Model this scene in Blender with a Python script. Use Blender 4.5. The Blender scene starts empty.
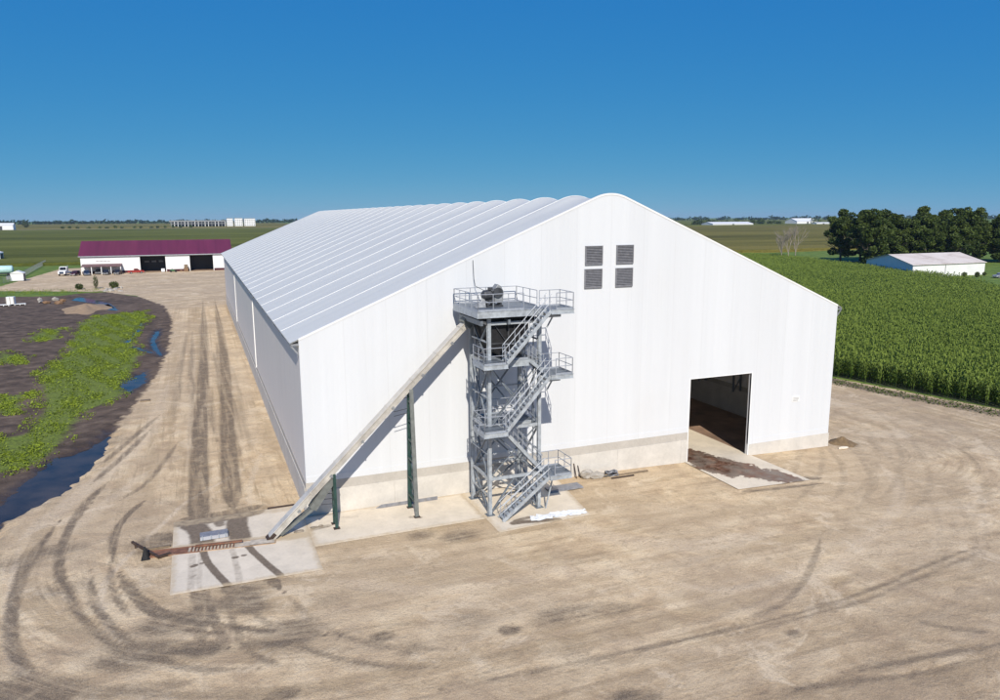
import bpy, math, random
import numpy as np
from mathutils import Vector, Matrix
R = math.radians
rng = np.random.default_rng(11)
random.seed(5)
scene = bpy.context.scene
COL = scene.collection

# ------------------------------------------------------------------ helpers
class MB:
    """collects faces in world (or local) coordinates and links them as one mesh"""
    def __init__(self): self.v = []; self.f = []
    def add(self, vs, fs):
        n = len(self.v); self.v += [tuple(map(float, p)) for p in vs]
        self.f += [tuple(i + n for i in q) for q in fs]; return self
    def quad(self, a, b, c, d): return self.add([a, b, c, d], [(0, 1, 2, 3)])
    def poly(self, pts): return self.add(pts, [tuple(range(len(pts)))])
    def box(self, a, b):
        x0, y0, z0 = a; x1, y1, z1 = b
        return self.add([(x0,y0,z0),(x1,y0,z0),(x1,y1,z0),(x0,y1,z0),(x0,y0,z1),(x1,y0,z1),(x1,y1,z1),(x0,y1,z1)],
            [(3,2,1,0),(4,5,6,7),(0,1,5,4),(1,2,6,5),(2,3,7,6),(3,0,4,7)])
    def bar(self, p, q, w, h=None, up=(0,0,1)):
        h = h or w
        p, q = Vector(p), Vector(q); d = (q - p).normalized(); u = Vector(up)
        if abs(d.dot(u)) > .98: u = Vector((0,1,0))
        s = d.cross(u).normalized(); u = s.cross(d)
        s *= w / 2; u *= h / 2
        return self.add([p-s-u,p+s-u,p+s+u,p-s+u,q-s-u,q+s-u,q+s+u,q-s+u],
            [(3,2,1,0),(4,5,6,7),(0,1,5,4),(1,2,6,5),(2,3,7,6),(3,0,4,7)])
    def tube(self, p, q, r, n=8, r2=None):
        r2 = r if r2 is None else r2
        p, q = Vector(p), Vector(q); d = (q - p).normalized()
        a = d.orthogonal().normalized(); b = d.cross(a)
        vs = []
        for c, rr in ((p, r), (q, r2)):
            for i in range(n):
                t = 2*math.pi*i/n; vs.append(c + (a*math.cos(t) + b*math.sin(t))*rr)
        fs = [(i, (i+1) % n, n + (i+1) % n, n + i) for i in range(n)]
        fs += [tuple(reversed(range(n))), tuple(range(n, 2*n))]
        return self.add(vs, fs)
    def path(self, pts, r, n=6):
        for a, b in zip(pts, pts[1:]): self.tube(a, b, r, n)
        return self
    def prism(self, outline, axis, a, b):
        """outline of 2D points extruded along an axis ('x','y','z') from a to b"""
        def P(t, u, v): return (t,u,v) if axis=='x' else (u,t,v) if axis=='y' else (u,v,t)
        n = len(outline)
        vs = [P(a,u,v) for u, v in outline] + [P(b,u,v) for u, v in outline]
        fs = [(i,(i+1)%n,n+(i+1)%n,n+i) for i in range(n)] + [tuple(reversed(range(n))), tuple(range(n,2*n))]
        return self.add(vs, fs)
    def build(self, name, material, parent=None, smooth=False, local=False, bevel=0, fix=True):
        me = bpy.data.meshes.new(name)
        off = Vector((0,0,0))
        if parent is not None and not local: off = parent.matrix_world.translation if False else WORLD.get(parent, Vector((0,0,0)))
        me.from_pydata([(x-off[0], y-off[1], z-off[2]) for x, y, z in self.v], [], self.f)
        if fix:
            import bmesh
            bm = bmesh.new(); bm.from_mesh(me); bmesh.ops.recalc_face_normals(bm, faces=bm.faces); bm.to_mesh(me); bm.free()
        me.materials.append(material)
        o = bpy.data.objects.new(name, me); COL.objects.link(o)
        if parent is not None:
            o.parent = parent; WORLD[o] = off if not local else Vector((0,0,0))
        if smooth:
            for p in me.polygons: p.use_smooth = True
        if bevel:
            m = o.modifiers.new('bevel', 'BEVEL'); m.width = bevel; m.segments = 2; m.limit_method = 'ANGLE'
        return o
WORLD = {}
def tag(o, label=None, cat=None, group=None, kind=None):
    if label: o['label'] = label
    if cat: o['category'] = cat
    if group: o['group'] = group
    if kind: o['kind'] = kind
    return o
def thing(name, loc, label, cat, group=None, rz=0):
    o = bpy.data.objects.new(name, None); COL.objects.link(o); o.location = loc; o.rotation_euler.z = rz
    o.empty_display_size = .2
    WORLD[o] = Vector(loc)
    return tag(o, label, cat, group)
def copy_tree(o, parent=None):
    c = o.copy(); COL.objects.link(c)
    if parent is not None: c.parent = parent
    for ch in list(o.children): copy_tree(ch, c)
    return c
def np_mesh(name, V, Fq, material, attrs=None, smooth=False):
    """fast quad mesh from arrays"""
    me = bpy.data.meshes.new(name)
    V = np.asarray(V, np.float32); Fq = np.asarray(Fq, np.int32)
    k = Fq.shape[1]
    me.vertices.add(len(V)); me.vertices.foreach_set('co', V.ravel())
    me.loops.add(Fq.size); me.loops.foreach_set('vertex_index', Fq.ravel())
    me.polygons.add(len(Fq)); me.polygons.foreach_set('loop_start', np.arange(0, Fq.size, k, dtype=np.int32))
    for n, a in (attrs or {}).items():
        at = me.attributes.new(n, 'FLOAT', 'POINT'); at.data.foreach_set('value', np.asarray(a, np.float32))
    me.update(calc_edges=True)
    if smooth: me.polygons.foreach_set('use_smooth', np.ones(len(Fq), bool))
    me.materials.append(material)
    o = bpy.data.objects.new(name, me); COL.objects.link(o); return o
def sstep(a, b, x):
    t = np.clip((np.asarray(x, float) - a)/(b - a), 0, 1); return t*t*(3 - 2*t)
def gz(x, y=0):
    """the yard falls gently towards the east end of the front wall"""
    return -.75*sstep(20, 50, x)
def spline(pts, n=10):
    P = [np.array(p, float) for p in pts]; P = [2*P[0]-P[1]] + P + [2*P[-1]-P[-2]]; out = []
    for i in range(1, len(P)-2):
        for t in np.linspace(0, 1, n, endpoint=False):
            out.append(.5*((2*P[i]) + (-P[i-1]+P[i+1])*t + (2*P[i-1]-5*P[i]+4*P[i+1]-P[i+2])*t*t + (-P[i-1]+3*P[i]-3*P[i+1]+P[i+2])*t**3))
    return np.array(out + [P[-2]])
def inside(poly, X, Y):
    r = np.zeros(X.shape, bool); n = len(poly)
    for i in range(n):
        (x0,y0),(x1,y1) = poly[i], poly[(i+1) % n]
        if y0 == y1: continue
        c = ((y0 > Y) != (y1 > Y)) & (X < (x1-x0)*(Y-y0)/(y1-y0) + x0); r ^= c
    return r
def seg_dist(pts, X, Y):
    d = np.full(X.shape, 1e9)
    for a, b in zip(pts[:-1], pts[1:]):
        vx, vy = b[0]-a[0], b[1]-a[1]; L = vx*vx+vy*vy+1e-9
        t = np.clip(((X-a[0])*vx+(Y-a[1])*vy)/L, 0, 1)
        d = np.minimum(d, np.hypot(X-a[0]-t*vx, Y-a[1]-t*vy))
    return d
def seg_dist_t(pts, X, Y):
    d = np.full(X.shape, 1e9); tt = np.zeros(X.shape); n = len(pts)-1
    for i, (a, b) in enumerate(zip(pts[:-1], pts[1:])):
        vx, vy = b[0]-a[0], b[1]-a[1]; L = vx*vx+vy*vy+1e-9
        t = np.clip(((X-a[0])*vx+(Y-a[1])*vy)/L, 0, 1); e = np.hypot(X-a[0]-t*vx, Y-a[1]-t*vy); k = e < d
        d = np.where(k, e, d); tt = np.where(k, (i+t)/n, tt)
    return d, tt
def signed(poly, X, Y):
    p = [np.array(q, float) for q in poly]; d = seg_dist(p + [p[0]], X, Y)
    return np.where(inside(poly, X, Y), d, -d)

# ------------------------------------------------------------------ materials
def N(t, kind, **kw):
    n = t.nodes.new(kind)
    for k, v in kw.items():
        if k in n.inputs: n.inputs[k].default_value = v
        else: setattr(n, k, v)
    return n
def new_mat(name):
    m = bpy.data.materials.new(name); m.use_nodes = True; t = m.node_tree
    return m, t, t.nodes['Principled BSDF']
def pos(t, scale=None, obj=False):
    if obj: s = N(t, 'ShaderNodeTexCoord').outputs['Object']
    else: s = N(t, 'ShaderNodeNewGeometry').outputs['Position']
    if scale:
        mp = N(t, 'ShaderNodeMapping'); mp.inputs['Scale'].default_value = scale; t.links.new(s, mp.inputs[0]); s = mp.outputs[0]
    return s
def noise(t, vec, scale, detail=4, rough=.55, dist=0):
    n = N(t, 'ShaderNodeTexNoise'); n.inputs['Scale'].default_value = scale; n.inputs['Detail'].default_value = detail
    n.inputs['Roughness'].default_value = rough; n.inputs['Distortion'].default_value = dist
    t.links.new(vec, n.inputs['Vector']); return n.outputs[0]
def ramp(t, fac, stops):
    n = N(t, 'ShaderNodeValToRGB'); e = n.color_ramp.elements
    while len(e) < len(stops): e.new(.5)
    for i, (p, c) in enumerate(stops): e[i].position = p; e[i].color = (*c, 1) if len(c) == 3 else c
    t.links.new(fac, n.inputs[0]); return n.outputs[0]
def mix(t, fac, a, b, mode='MIX'):
    n = N(t, 'ShaderNodeMix', data_type='RGBA', blend_type=mode)
    for s, v in ((n.inputs[0], fac), (n.inputs[6], a), (n.inputs[7], b)):
        if hasattr(v, 'links'): t.links.new(v, s)
        elif isinstance(v, (int, float)): s.default_value = v
        else: s.default_value = (*v, 1)
    return n.outputs[2]
def mth(t, op, a, b=0., clamp=False):
    n = N(t, 'ShaderNodeMath', operation=op, use_clamp=clamp)
    for s, v in ((n.inputs[0], a), (n.inputs[1], b)):
        if hasattr(v, 'links'): t.links.new(v, s)
        else: s.default_value = v
    return n.outputs[0]
def mrange(t, v, a, b, c=0., d=1., smooth=True):
    n = N(t, 'ShaderNodeMapRange', interpolation_type='SMOOTHSTEP' if smooth else 'LINEAR')
    t.links.new(v, n.inputs[0])
    for i, x in zip((1,2,3,4), (a,b,c,d)): n.inputs[i].default_value = x
    return n.outputs[0]
def bump(t, p, h, strength, dist=.05):
    b = N(t, 'ShaderNodeBump'); b.inputs['Strength'].default_value = strength; b.inputs['Distance'].default_value = dist
    t.links.new(h, b.inputs['Height']); t.links.new(b.outputs[0], p.inputs['Normal'])
def attr(t, n): return N(t, 'ShaderNodeAttribute', attribute_name=n).outputs['Fac']
def mat(name, col, rough=.6, metal=0., var=.25, scale=3., bmp=0., dirt=None, obj=False, detail=5):
    """a plain surface with uneven colour, wear and a little roughness variation"""
    m, t, p = new_mat(name)
    v = pos(t, obj=obj)
    n = noise(t, v, scale, detail, .6)
    lo = tuple(c*(1-var) for c in col); hi = tuple(min(1, c*(1+var)) for c in col)
    c = ramp(t, n, [(.3, lo), (.7, hi)])
    if dirt:
        n2 = noise(t, v, scale*.35, 6, .65, .4)
        c = mix(t, mrange(t, n2, .5, .72, 0, dirt[1]), c, dirt[0])
    t.links.new(c, p.inputs['Base Color'])
    p.inputs['Metallic'].default_value = metal
    t.links.new(mrange(t, n, .25, .75, max(0, rough-.08), min(1, rough+.08)), p.inputs['Roughness'])
    if bmp: bump(t, p, noise(t, v, scale*6, 4), bmp, .02)
    return m
M = {}
M['galv'] = mat('galvanised_steel', (.40,.435,.47), .5, .25, .26, 3, dirt=((.25,.26,.27), .5))
M['galv_dark'] = mat('weathered_galvanised_steel', (.17,.195,.225), .55, .3, .3, 4)
M['rail'] = mat('galvanised_rail', (.36,.385,.43), .5, .3, .12, 6)
M['black_steel'] = mat('black_chute_steel', (.012,.012,.014), .6, .2, .4, 3)
M['machine'] = mat('dark_machine_paint', (.055,.058,.065), .5, .2, .35, 4)
M['machine_light'] = mat('pale_machine_paint', (.28,.29,.30), .5, .3, .25, 5)
M['green'] = mat('green_support_paint', (.022,.06,.052), .5, .15, .3, 3, dirt=((.14,.13,.11), .35))
M['green_grey'] = mat('greyed_support_paint', (.17,.18,.17), .6, .2, .25, 3)
M['conv'] = mat('conveyor_cover_metal', (.55,.52,.47), .5, .15, .16, 1.6, dirt=((.34,.31,.27), .5))
M['conv_side'] = mat('conveyor_side_metal', (.48,.455,.41), .5, .15, .2, 1.6, dirt=((.26,.23,.20), .5))
M['rust'] = mat('rusty_steel', (.21,.10,.06), .8, .1, .4, 2.2, dirt=((.34,.24,.17), .8))
M['dark_rust'] = mat('dark_rusty_steel', (.065,.042,.032), .75, .2, .4, 3)
M['steel_blue'] = mat('blue_grey_steel', (.24,.245,.27), .5, .2, .3, 3, dirt=((.30,.27,.23), .6))
M['louver'] = mat('grey_louver_metal', (.23,.23,.25), .5, .3, .15, 5)
M['wood'] = mat('weathered_wood', (.20,.15,.10), .85, 0, .3, 4, bmp=.3)
M['plastic_white'] = mat('white_plastic_sheet', (.82,.84,.86), .35, 0, .06, 3)
M['white_paint'] = mat('white_paint', (.78,.78,.76), .5, 0, .05, 1)
M['dark_glass'] = mat('dark_glass', (.012,.015,.02), .12, 0, .2, 2)
M['rubber'] = mat('black_rubber', (.015,.015,.016), .8, 0, .2, 6)
M['rubble'] = mat('concrete_rubble', (.36,.33,.29), .9, 0, .3, 2, bmp=.5)
M['red_paint'] = mat('red_paint', (.30,.025,.02), .4, 0, .15, 3, obj=True)
M['dark_paint'] = mat('dark_car_paint', (.03,.03,.035), .3, .2, .2, 3, obj=True)
M['blue_paint'] = mat('dark_blue_paint', (.03,.05,.10), .35, .2, .2, 3, obj=True)
M['maroon_paint'] = mat('dark_maroon_paint', (.08,.02,.03), .35, .2, .2, 3, obj=True)
M['silver_paint'] = mat('silver_paint', (.40,.41,.43), .35, .4, .1, 3, obj=True)
M['cyan_paint'] = mat('pale_cyan_paint', (.45,.66,.66), .5, 0, .1, 2)
M['green_paint'] = mat('green_machine_paint', (.03,.16,.05), .5, 0, .2, 3)
M['brown_box'] = mat('brown_cardboard', (.22,.13,.07), .85, 0, .2, 3)
M['bark'] = mat('grey_bark', (.13,.105,.08), .9, 0, .35, 3)
M['pale_bark'] = mat('pale_dead_bark', (.30,.26,.22), .9, 0, .25, 3)
M['galv_fence'] = mat('fence_wire', (.24,.26,.27), .6, .3, .1, 4)
M['barn_white'] = mat('barn_white_metal', (.78,.78,.78), .5, 0, .05, .4)
M['sandpile'] = mat('dry_sand', (.34,.235,.14), .95, 0, .2, 1.2, bmp=.5)

def concrete(name, base, joint=None, stain=(.2,.17,.14), amt=.5, zband=None):
    m, t, p = new_mat(name); v = pos(t)
    n1 = noise(t, v, .55, 6, .65); n2 = noise(t, v, 6, 4)
    c = ramp(t, n1, [(.3, tuple(x*.86 for x in base)), (.68, tuple(min(1, x*1.1) for x in base))])
    c = mix(t, .12, c, ramp(t, n2, [(.3, (.2,.19,.17)), (.7, (.6,.58,.54))]))
    vs = pos(t, (1.3, 1.3, .12)); n3 = noise(t, vs, 1.4, 5, .6)
    c = mix(t, mrange(t, n3, .56, .78, 0, amt), c, stain)
    t.links.new(c, p.inputs['Base Color']); p.inputs['Roughness'].default_value = .85
    bump(t, p, n2, .15, .01)
    return m
M['stem'] = concrete('stem_wall_concrete', (.61,.575,.525), amt=.28, stain=(.34,.29,.23))
M['stem_cap'] = concrete('stem_wall_top_concrete', (.47,.435,.39), amt=.35, stain=(.24,.21,.18))
M['slab'] = concrete('slab_concrete', (.62,.535,.42), amt=.3, stain=(.38,.33,.27))
M['slab_white'] = concrete('new_slab_concrete', (.74,.64,.50), amt=.3, stain=(.42,.37,.30))

def membrane(name, base, axis, trans=.10):
    """tensioned white fabric: seams every few metres, faint streaks and dust"""
    m, t, p = new_mat(name); v = pos(t)
    sc = {'x': (1, .02, .03), 'y': (.03, 1, .03)}[axis]
    n = noise(t, pos(t, sc), .55, 5, .6); n2 = noise(t, v, .12, 5, .6)
    c = ramp(t, n, [(.36, tuple(x*(.95 if axis == 'x' else .97) for x in base)), (.60, base)])
    c = mix(t, mrange(t, n2, .5, .8, 0, .16), c, (.62,.60,.57))
    s = N(t, 'ShaderNodeSeparateXYZ'); t.links.new(v, s.inputs[0])
    u = mth(t, 'FRACT', mth(t, 'DIVIDE', s.outputs['X' if axis == 'x' else 'Y'], 2.875 if axis == 'x' else 2.8292))
    seam = mth(t, 'MULTIPLY', mrange(t, u, 0, .012, 0, 1), mrange(t, u, .028, .016, 0, 1))
    c = mix(t, mth(t, 'MULTIPLY', seam, .22 if axis == 'x' else .1), c, (.5,.5,.5))
    t.links.new(c, p.inputs['Base Color']); p.inputs['Roughness'].default_value = .55
    p.inputs['Specular IOR Level'].default_value = .35
    bump(t, p, mth(t, 'ADD', n, mth(t, 'MULTIPLY', noise(t, v, 9, 3), .05)), .3, .3)
    tr = N(t, 'ShaderNodeBsdfTranslucent'); tr.inputs['Color'].default_value = (.8,.76,.68,1); mx = N(t, 'ShaderNodeMixShader'); mx.inputs[0].default_value = trans
    t.links.new(p.outputs[0], mx.inputs[1]); t.links.new(tr.outputs[0], mx.inputs[2]); t.links.new(mx.outputs[0], t.nodes['Material Output'].inputs[0])
    return m
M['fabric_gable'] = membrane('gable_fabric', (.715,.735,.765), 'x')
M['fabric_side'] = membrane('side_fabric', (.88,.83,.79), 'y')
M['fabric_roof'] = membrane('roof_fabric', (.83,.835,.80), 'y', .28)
M['trim_white'] = mat('white_trim', (.76,.76,.75), .5, 0, .03, 1)
M['gutter'] = mat('grey_eave_steel', (.30,.31,.33), .5, .4, .15, 2)
def red_roof():
    m, t, p = new_mat('maroon_roof_metal'); v = pos(t)
    n = noise(t, pos(t, (1,.05,.05)), .7, 4); n2 = noise(t, v, .05, 3)
    c = ramp(t, n, [(.3, (.115,.018,.042)), (.7, (.165,.026,.060))])
    c = mix(t, mrange(t, n2, .45, .7, 0, .35), c, (.13,.03,.035))
    t.links.new(c, p.inputs['Base Color']); p.inputs['Roughness'].default_value = .5
    w = N(t, 'ShaderNodeTexWave'); w.inputs['Scale'].default_value = 1.1; t.links.new(v, w.inputs[0]); bump(t, p, w.outputs[1], .3, .05)
    return m
M['red_roof'] = red_roof()
def barn_roof():
    m, t, p = new_mat('worn_barn_roof'); v = pos(t)
    n = noise(t, v, .09, 6, .7, .6); n2 = noise(t, pos(t, (.3,1,1)), .8, 4)
    c = ramp(t, n, [(.38, (.80,.71,.62)), (.5, (.74,.64,.55)), (.66, (.52,.42,.34))])
    c = mix(t, .25, c, ramp(t, n2, [(.3, (.4,.36,.33)), (.7, (.7,.68,.66))]))
    t.links.new(c, p.inputs['Base Color']); p.inputs['Roughness'].default_value = .7
    return m
M['barn_roof'] = barn_roof()
def leaf(name, c0, c1, attrname='tone', trans=.25, rough=.5):
    m, t, p = new_mat(name)
    c = ramp(t, attr(t, attrname), [(0, c0), (1, c1)])
    t.links.new(c, p.inputs['Base Color']); p.inputs['Roughness'].default_value = rough; p.inputs['Specular IOR Level'].default_value = .18
    tr = N(t, 'ShaderNodeBsdfTranslucent'); mx = N(t, 'ShaderNodeMixShader'); mx.inputs[0].default_value = trans
    t.links.new(c, tr.inputs['Color']); t.links.new(p.outputs[0], mx.inputs[1]); t.links.new(tr.outputs[0], mx.inputs[2])
    t.links.new(mx.outputs[0], t.nodes['Material Output'].inputs[0])
    return m
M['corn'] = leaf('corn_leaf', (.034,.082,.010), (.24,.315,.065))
M['weed'] = leaf('weed_leaf', (.07,.105,.016), (.29,.37,.04))
M['tree'] = leaf('tree_leaf', (.036,.062,.014), (.145,.19,.045), trans=.35)
M['bush'] = leaf('bush_leaf', (.05,.075,.02), (.12,.15,.045))
M['wood_far'] = leaf('far_wood_leaf', (.014,.038,.018), (.03,.065,.025), trans=.1)

# ------------------------------------------------------------------ camera
CAM = dict(F=739.3866, pitch=.1777674, yaw=-.3858453, roll=-.0043803, loc=(-5.6703,-48.5348,19.8132))
def cam_axes():
    cp, sp = math.cos(CAM['pitch']), math.sin(CAM['pitch']); y = CAM['yaw']
    f = Vector((-math.sin(y)*cp, math.cos(y)*cp, -sp)); r = Vector((math.cos(y), math.sin(y), 0)); u = r.cross(f)
    k = CAM['roll']; return r*math.cos(k)+u*math.sin(k), -r*math.sin(k)+u*math.cos(k), f
cr, cu, cf = cam_axes()
cd = bpy.data.cameras.new('camera'); cam = bpy.data.objects.new('camera', cd); COL.objects.link(cam)
cd.sensor_width = 36; cd.lens = CAM['F']*36/1000; cd.clip_start = .5; cd.clip_end = 40000
cam.matrix_world = Matrix(((cr.x,cu.x,-cf.x,CAM['loc'][0]),(cr.y,cu.y,-cf.y,CAM['loc'][1]),(cr.z,cu.z,-cf.z,CAM['loc'][2]),(0,0,0,1)))
scene.camera = cam

# ------------------------------------------------------------------ light
SUN = Vector((-.235,-1.,.78)).normalized()
elev = math.asin(SUN.z); azim = math.atan2(SUN.x, SUN.y)
ld = bpy.data.lights.new('sun', 'SUN'); ld.energy = 5.0; ld.angle = R(.53); ld.color = (1,.93,.815)
so = bpy.data.objects.new('sun', ld); COL.objects.link(so); so.location = (0,-60,60)
so.rotation_euler = (-SUN).to_track_quat('-Z','Y').to_euler()
w = bpy.data.worlds.new('World'); scene.world = w; w.use_nodes = True; t = w.node_tree
sky = N(t, 'ShaderNodeTexSky', sky_type='NISHITA'); sky.sun_disc = False; sky.sun_elevation = elev; sky.sun_rotation = azim
sky.altitude = 0; sky.air_density = .5; sky.dust_density = 0; sky.ozone_density = 6
# the deep, even blue of a clear polarised summer sky: the horizon glow is held back per channel
sr = N(t, 'ShaderNodeSeparateColor'); t.links.new(sky.outputs[0], sr.inputs[0]); cc = N(t, 'ShaderNodeCombineColor')
for i, (k, g) in enumerate(((.285,1.05),(1.56,.43),(4.6,.10))):
    t.links.new(mth(t, 'MULTIPLY', mth(t, 'POWER', sr.outputs[i], g), k), cc.inputs[i])
hs = cc
bg = t.nodes['Background']; t.links.new(cc.outputs[0], bg.inputs[0]); bg.inputs[1].default_value = .1
vs = scene.view_settings; vs.view_transform = 'Standard'; vs.look = 'None'; vs.gamma = 1; vs.exposure = 0; vs.use_curve_mapping = False
scene.cycles.max_bounces = 6; scene.cycles.diffuse_bounces = 3; scene.cycles.glossy_bounces = 3; scene.cycles.transmission_bounces = 3; scene.cycles.transparent_max_bounces = 6
scene.cycles.volume_bounces = 0
scene.cycles.use_denoising = True
HAZE = 0.00005
# ------------------------------------------------------------------ ground
DARK= [([(-5.1, 147.6), (-5.7, 71.7), (-6.6, 25.2), (-6.8, 6.0), (-6.8, 2.2)], 1.1, 0.8), ([(-2.4, 146.3), (-3.0, 70.6), (-4.1, 26.0), (-4.5, 9.5), (-4.6, 2.8)], 1.1, 0.9), ([(-6.6, -2.0), (-6.4, -4.6), (-6.0, -6.1), (-5.5, -8.1), (-4.6, -10.7)], 0.45, 0.75), ([(-4.7, 2.2), (-4.3, -1.9), (-3.8, -5.1), (-3.2, -7.8), (-2.6, -10.0)], 0.5, 0.75), ([(-7.1, -7.4), (-6.9, -10.2), (-6.7, -14.3)], 0.45, 0.5), ([(-6.6, -7.6), (-6.2, -11.3), (-5.6, -14.4)], 0.45, 0.5), ([(-5.1, -4.8), (-4.9, -6.9), (-4.8, -8.8)], 0.5, 0.3), ([(-6.8, -3.4), (-7.0, -7.9)], 0.5, 0.45), ([(-10.2, 7.9), (-11.3, 5.0), (-11.8, 1.7), (-11.6, -2.4)], 0.35, 0.7), ([(-11.0, -4.0), (-9.8, -7.4), (-8.0, -10.3), (-5.2, -12.6), (-2.3, -14.3), (-0.6, -15.4)], 0.35, 0.55), ([(-11.1, -4.0), (-10.4, -6.5), (-9.2, -9.4), (-7.5, -11.8), (-5.5, -13.4)], 0.4, 0.5), ([(-13.7, 9.0), (-14.6, 3.7), (-14.3, -1.7), (-13.5, -5.2), (-12.2, -9.0), (-10.3, -12.6), (-8.5, -14.6)], 0.4, 0.5), ([(-13.1, 13.2), (-14.4, 7.3), (-14.6, 0.6), (-14.0, -5.0)], 0.5, 0.45), ([(-15.4, 5.8), (-16.1, -0.2), (-15.9, -5.4), (-15.2, -9.7), (-13.7, -13.7), (-12.7, -15.6)], 0.6, 0.5), ([(-12.6, -3.0), (-12.0, -7.0), (-10.7, -10.6), (-9.0, -13.6), (-6.9, -15.6), (-4.4, -16.6)], 0.45, 0.45), ([(-11.6, -2.8), (-11.2, -6.1), (-10.1, -9.7)], 0.4, 0.4), ([(-4.9, -9.9), (-3.6, -13.1), (-2.1, -16.0), (0.6, -18.4), (3.9, -20.0)], 0.4, 0.35), ([(-5.5, -8.1), (-5.3, -11.9), (-4.7, -15.0), (-3.1, -17.3)], 0.4, 0.35), ([(-2.6, -10.0), (-1.3, -14.0), (1.0, -16.9), (4.4, -18.7)], 0.4, 0.3), ([(30.2, -15.0), (26.2, -18.2), (22.7, -20.5), (20.2, -21.4), (17.6, -21.8)], 0.4, 0.3), ([(40.6, -19.4), (33.8, -20.4), (26.3, -21.8), (21.4, -22.2), (16.8, -22.1), (11.4, -21.8), (6.7, -21.5), (2.6, -21.2)], 0.3, 0.36), ([(39.7, -20.0), (33.3, -21.1), (26.0, -22.4), (21.0, -22.6), (16.7, -22.6)], 0.3, 0.3), ([(27.3, -28.4), (22.8, -28.2), (19.1, -27.4), (14.6, -26.5)], 0.35, 0.36), ([(28.3, -27.8), (24.1, -27.4), (19.3, -26.8)], 0.4, 0.35), ([(26.3, -24.8), (27.2, -26.0), (28.8, -26.9)], 0.5, 0.3), ([(62.1, 11.1), (57.2, 1.8), (51.0, -5.8), (44.7, -11.2), (37.9, -14.7)], 0.5, 0.16), ([(63.2, 8.1), (58.5, -2.5), (50.8, -11.3), (45.0, -15.7)], 0.5, 0.16), ([(9.6, -17.6), (10.6, -17.8), (14.3, -18.5)], 1.2, 0.35), ([(-10.4, 32.6), (-12.5, 24.2), (-14.2, 17.4)], 0.5, 0.4), ([(-11.0, 27.0), (-12.6, 19.5), (-14.4, 12.5)], 0.5, 0.4), ([(-8.3, 22.4), (-10.3, 12.0), (-12.0, 8.2)], 0.4, 0.35), ([(-12.3, -15.7), (-10.0, -16.0), (-6.9, -16.5)], 0.8, 0.3), ([(-14.8, -14.0), (-13.1, -15.3)], 1.5, 0.8), ([(-9.6, -13.8), (-8.1, -13.5), (-6.8, -13.9)], 1.0, 0.5), ([(-4.4, -19.0), (-2.9, -18.9)], 0.8, 0.4), ([(9.4, -24.6), (10.4, -24.6)], 0.8, 0.6)]
BLOB= [((-9.6, -13.4), 1.6, 0.8), ((-8.9, -13.2), 1.2, 0.6), ((-3.0, -14.2), 1.6, 0.8), ((-3.6, -14.3), 1.2, 0.7), ((-8.1, -10.9), 1.5, 0.75), ((-8.0, -10.6), 1.0, 0.6), ((-6.7, -14.0), 0.9, 0.8), ((-4.9, -9.9), 1.3, 0.7), ((-4.3, -10.9), 1.0, 0.6), ((-4.6, -8.9), 1.2, 0.5), ((8.5, -6.8), 1.2, 0.55), ((6.2, -5.8), 1.0, 0.45), ((9.7, -17.8), 1.3, 0.5), ((10.6, -17.7), 1.2, 0.4), ((7.2, -18.1), 0.5, 0.8), ((1.3, -16.2), 0.6, 0.7), ((-13.5, -15.3), 2, 0.8), ((-14.4, -14.2), 1.5, 0.8), ((9.8, -24.7), 0.8, 0.7), ((-3.0, -2.9), 1.0, 0.25), ((-7.3, -1.7), 0.8, 0.7), ((-9.1, -0.2), 1.6, 0.6), ((-9.6, -1.2), 1.2, 0.5), ((-14.9, 0.7), 1.5, 0.5), ((-13.4, 24.5), 1.6, 0.3), ((7.0, -17.8), 0.3, 0.9), ((19.7, -23.5), 0.35, 0.8), ((10.6, -25.0), 0.6, 0.5), ((9.3, -20.8), 1.0, 0.25), ((5.7, -16.4), 1.2, 0.3), ((2.3, -17.7), 0.9, 0.4), ((-0.5, -11.8), 1, 0.25), ((-13.8, -5.0), 1.5, 0.4), ((-16.6, -0.0), 1.8, 0.35), ((48.2, -0.5), 1.0, 0.5)]
PALE= [([(-1.8, 15.0), (-4.9, 9.7), (-7.4, 6.3), (-8.9, 2.7), (-11.1, -3.0), (-11.7, -6.0), (-11.2, -9.6), (-9.8, -13.3)], 0.3, 0.8), ([(-1.6, 16.4), (-2.6, 11.2), (-3.3, 6.7), (-3.5, 2.3)], 0.35, 0.6), ([(-7.3, 94.7), (-7.3, 38.2), (-7.6, 13.3)], 0.5, 0.4), ([(0.5, 91.2), (-1.9, 35.9), (-2.2, 16.6)], 1.5, 0.35), ([(-17.2, 3.2), (-16.2, -5.2), (-15.1, -10.7), (-13.4, -14.6)], 0.3, 0.6), ([(15.4, -7.1), (17.5, -11.3), (21.6, -13.8), (27.7, -14.0)], 1.5, 0.45), ([(9.5, -10.9), (12.2, -13.4), (16.4, -15.2), (21.8, -15.4)], 1.2, 0.35), ([(21.8, -21.0), (27.9, -18.6), (37.0, -14.3), (42.6, -10.3), (46.3, -5.3)], 0.8, 0.4), ([(39.5, -13.4), (43.0, -14.9), (47.5, -14.6)], 0.8, 0.35), ([(-0.1, -9.6), (4.2, -12.6), (8.4, -13.7)], 1.0, 0.35), ([(10.8, -20.5), (14.6, -23.0), (19.5, -24.1)], 0.6, 0.25), ([(16.8, -16.6), (19.1, -18.8), (23.8, -18.9), (28.9, -16.8)], 0.5, 0.45), ([(-10.4, 14.5), (-12.7, 8.5), (-14.9, 2.2)], 0.8, 0.35), ([(-9.9, 50.5), (-11.0, 27.0), (-13.4, 15.7), (-15.7, 7.8), (-17.2, 3.2)], 1.2, 0.5)]
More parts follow.
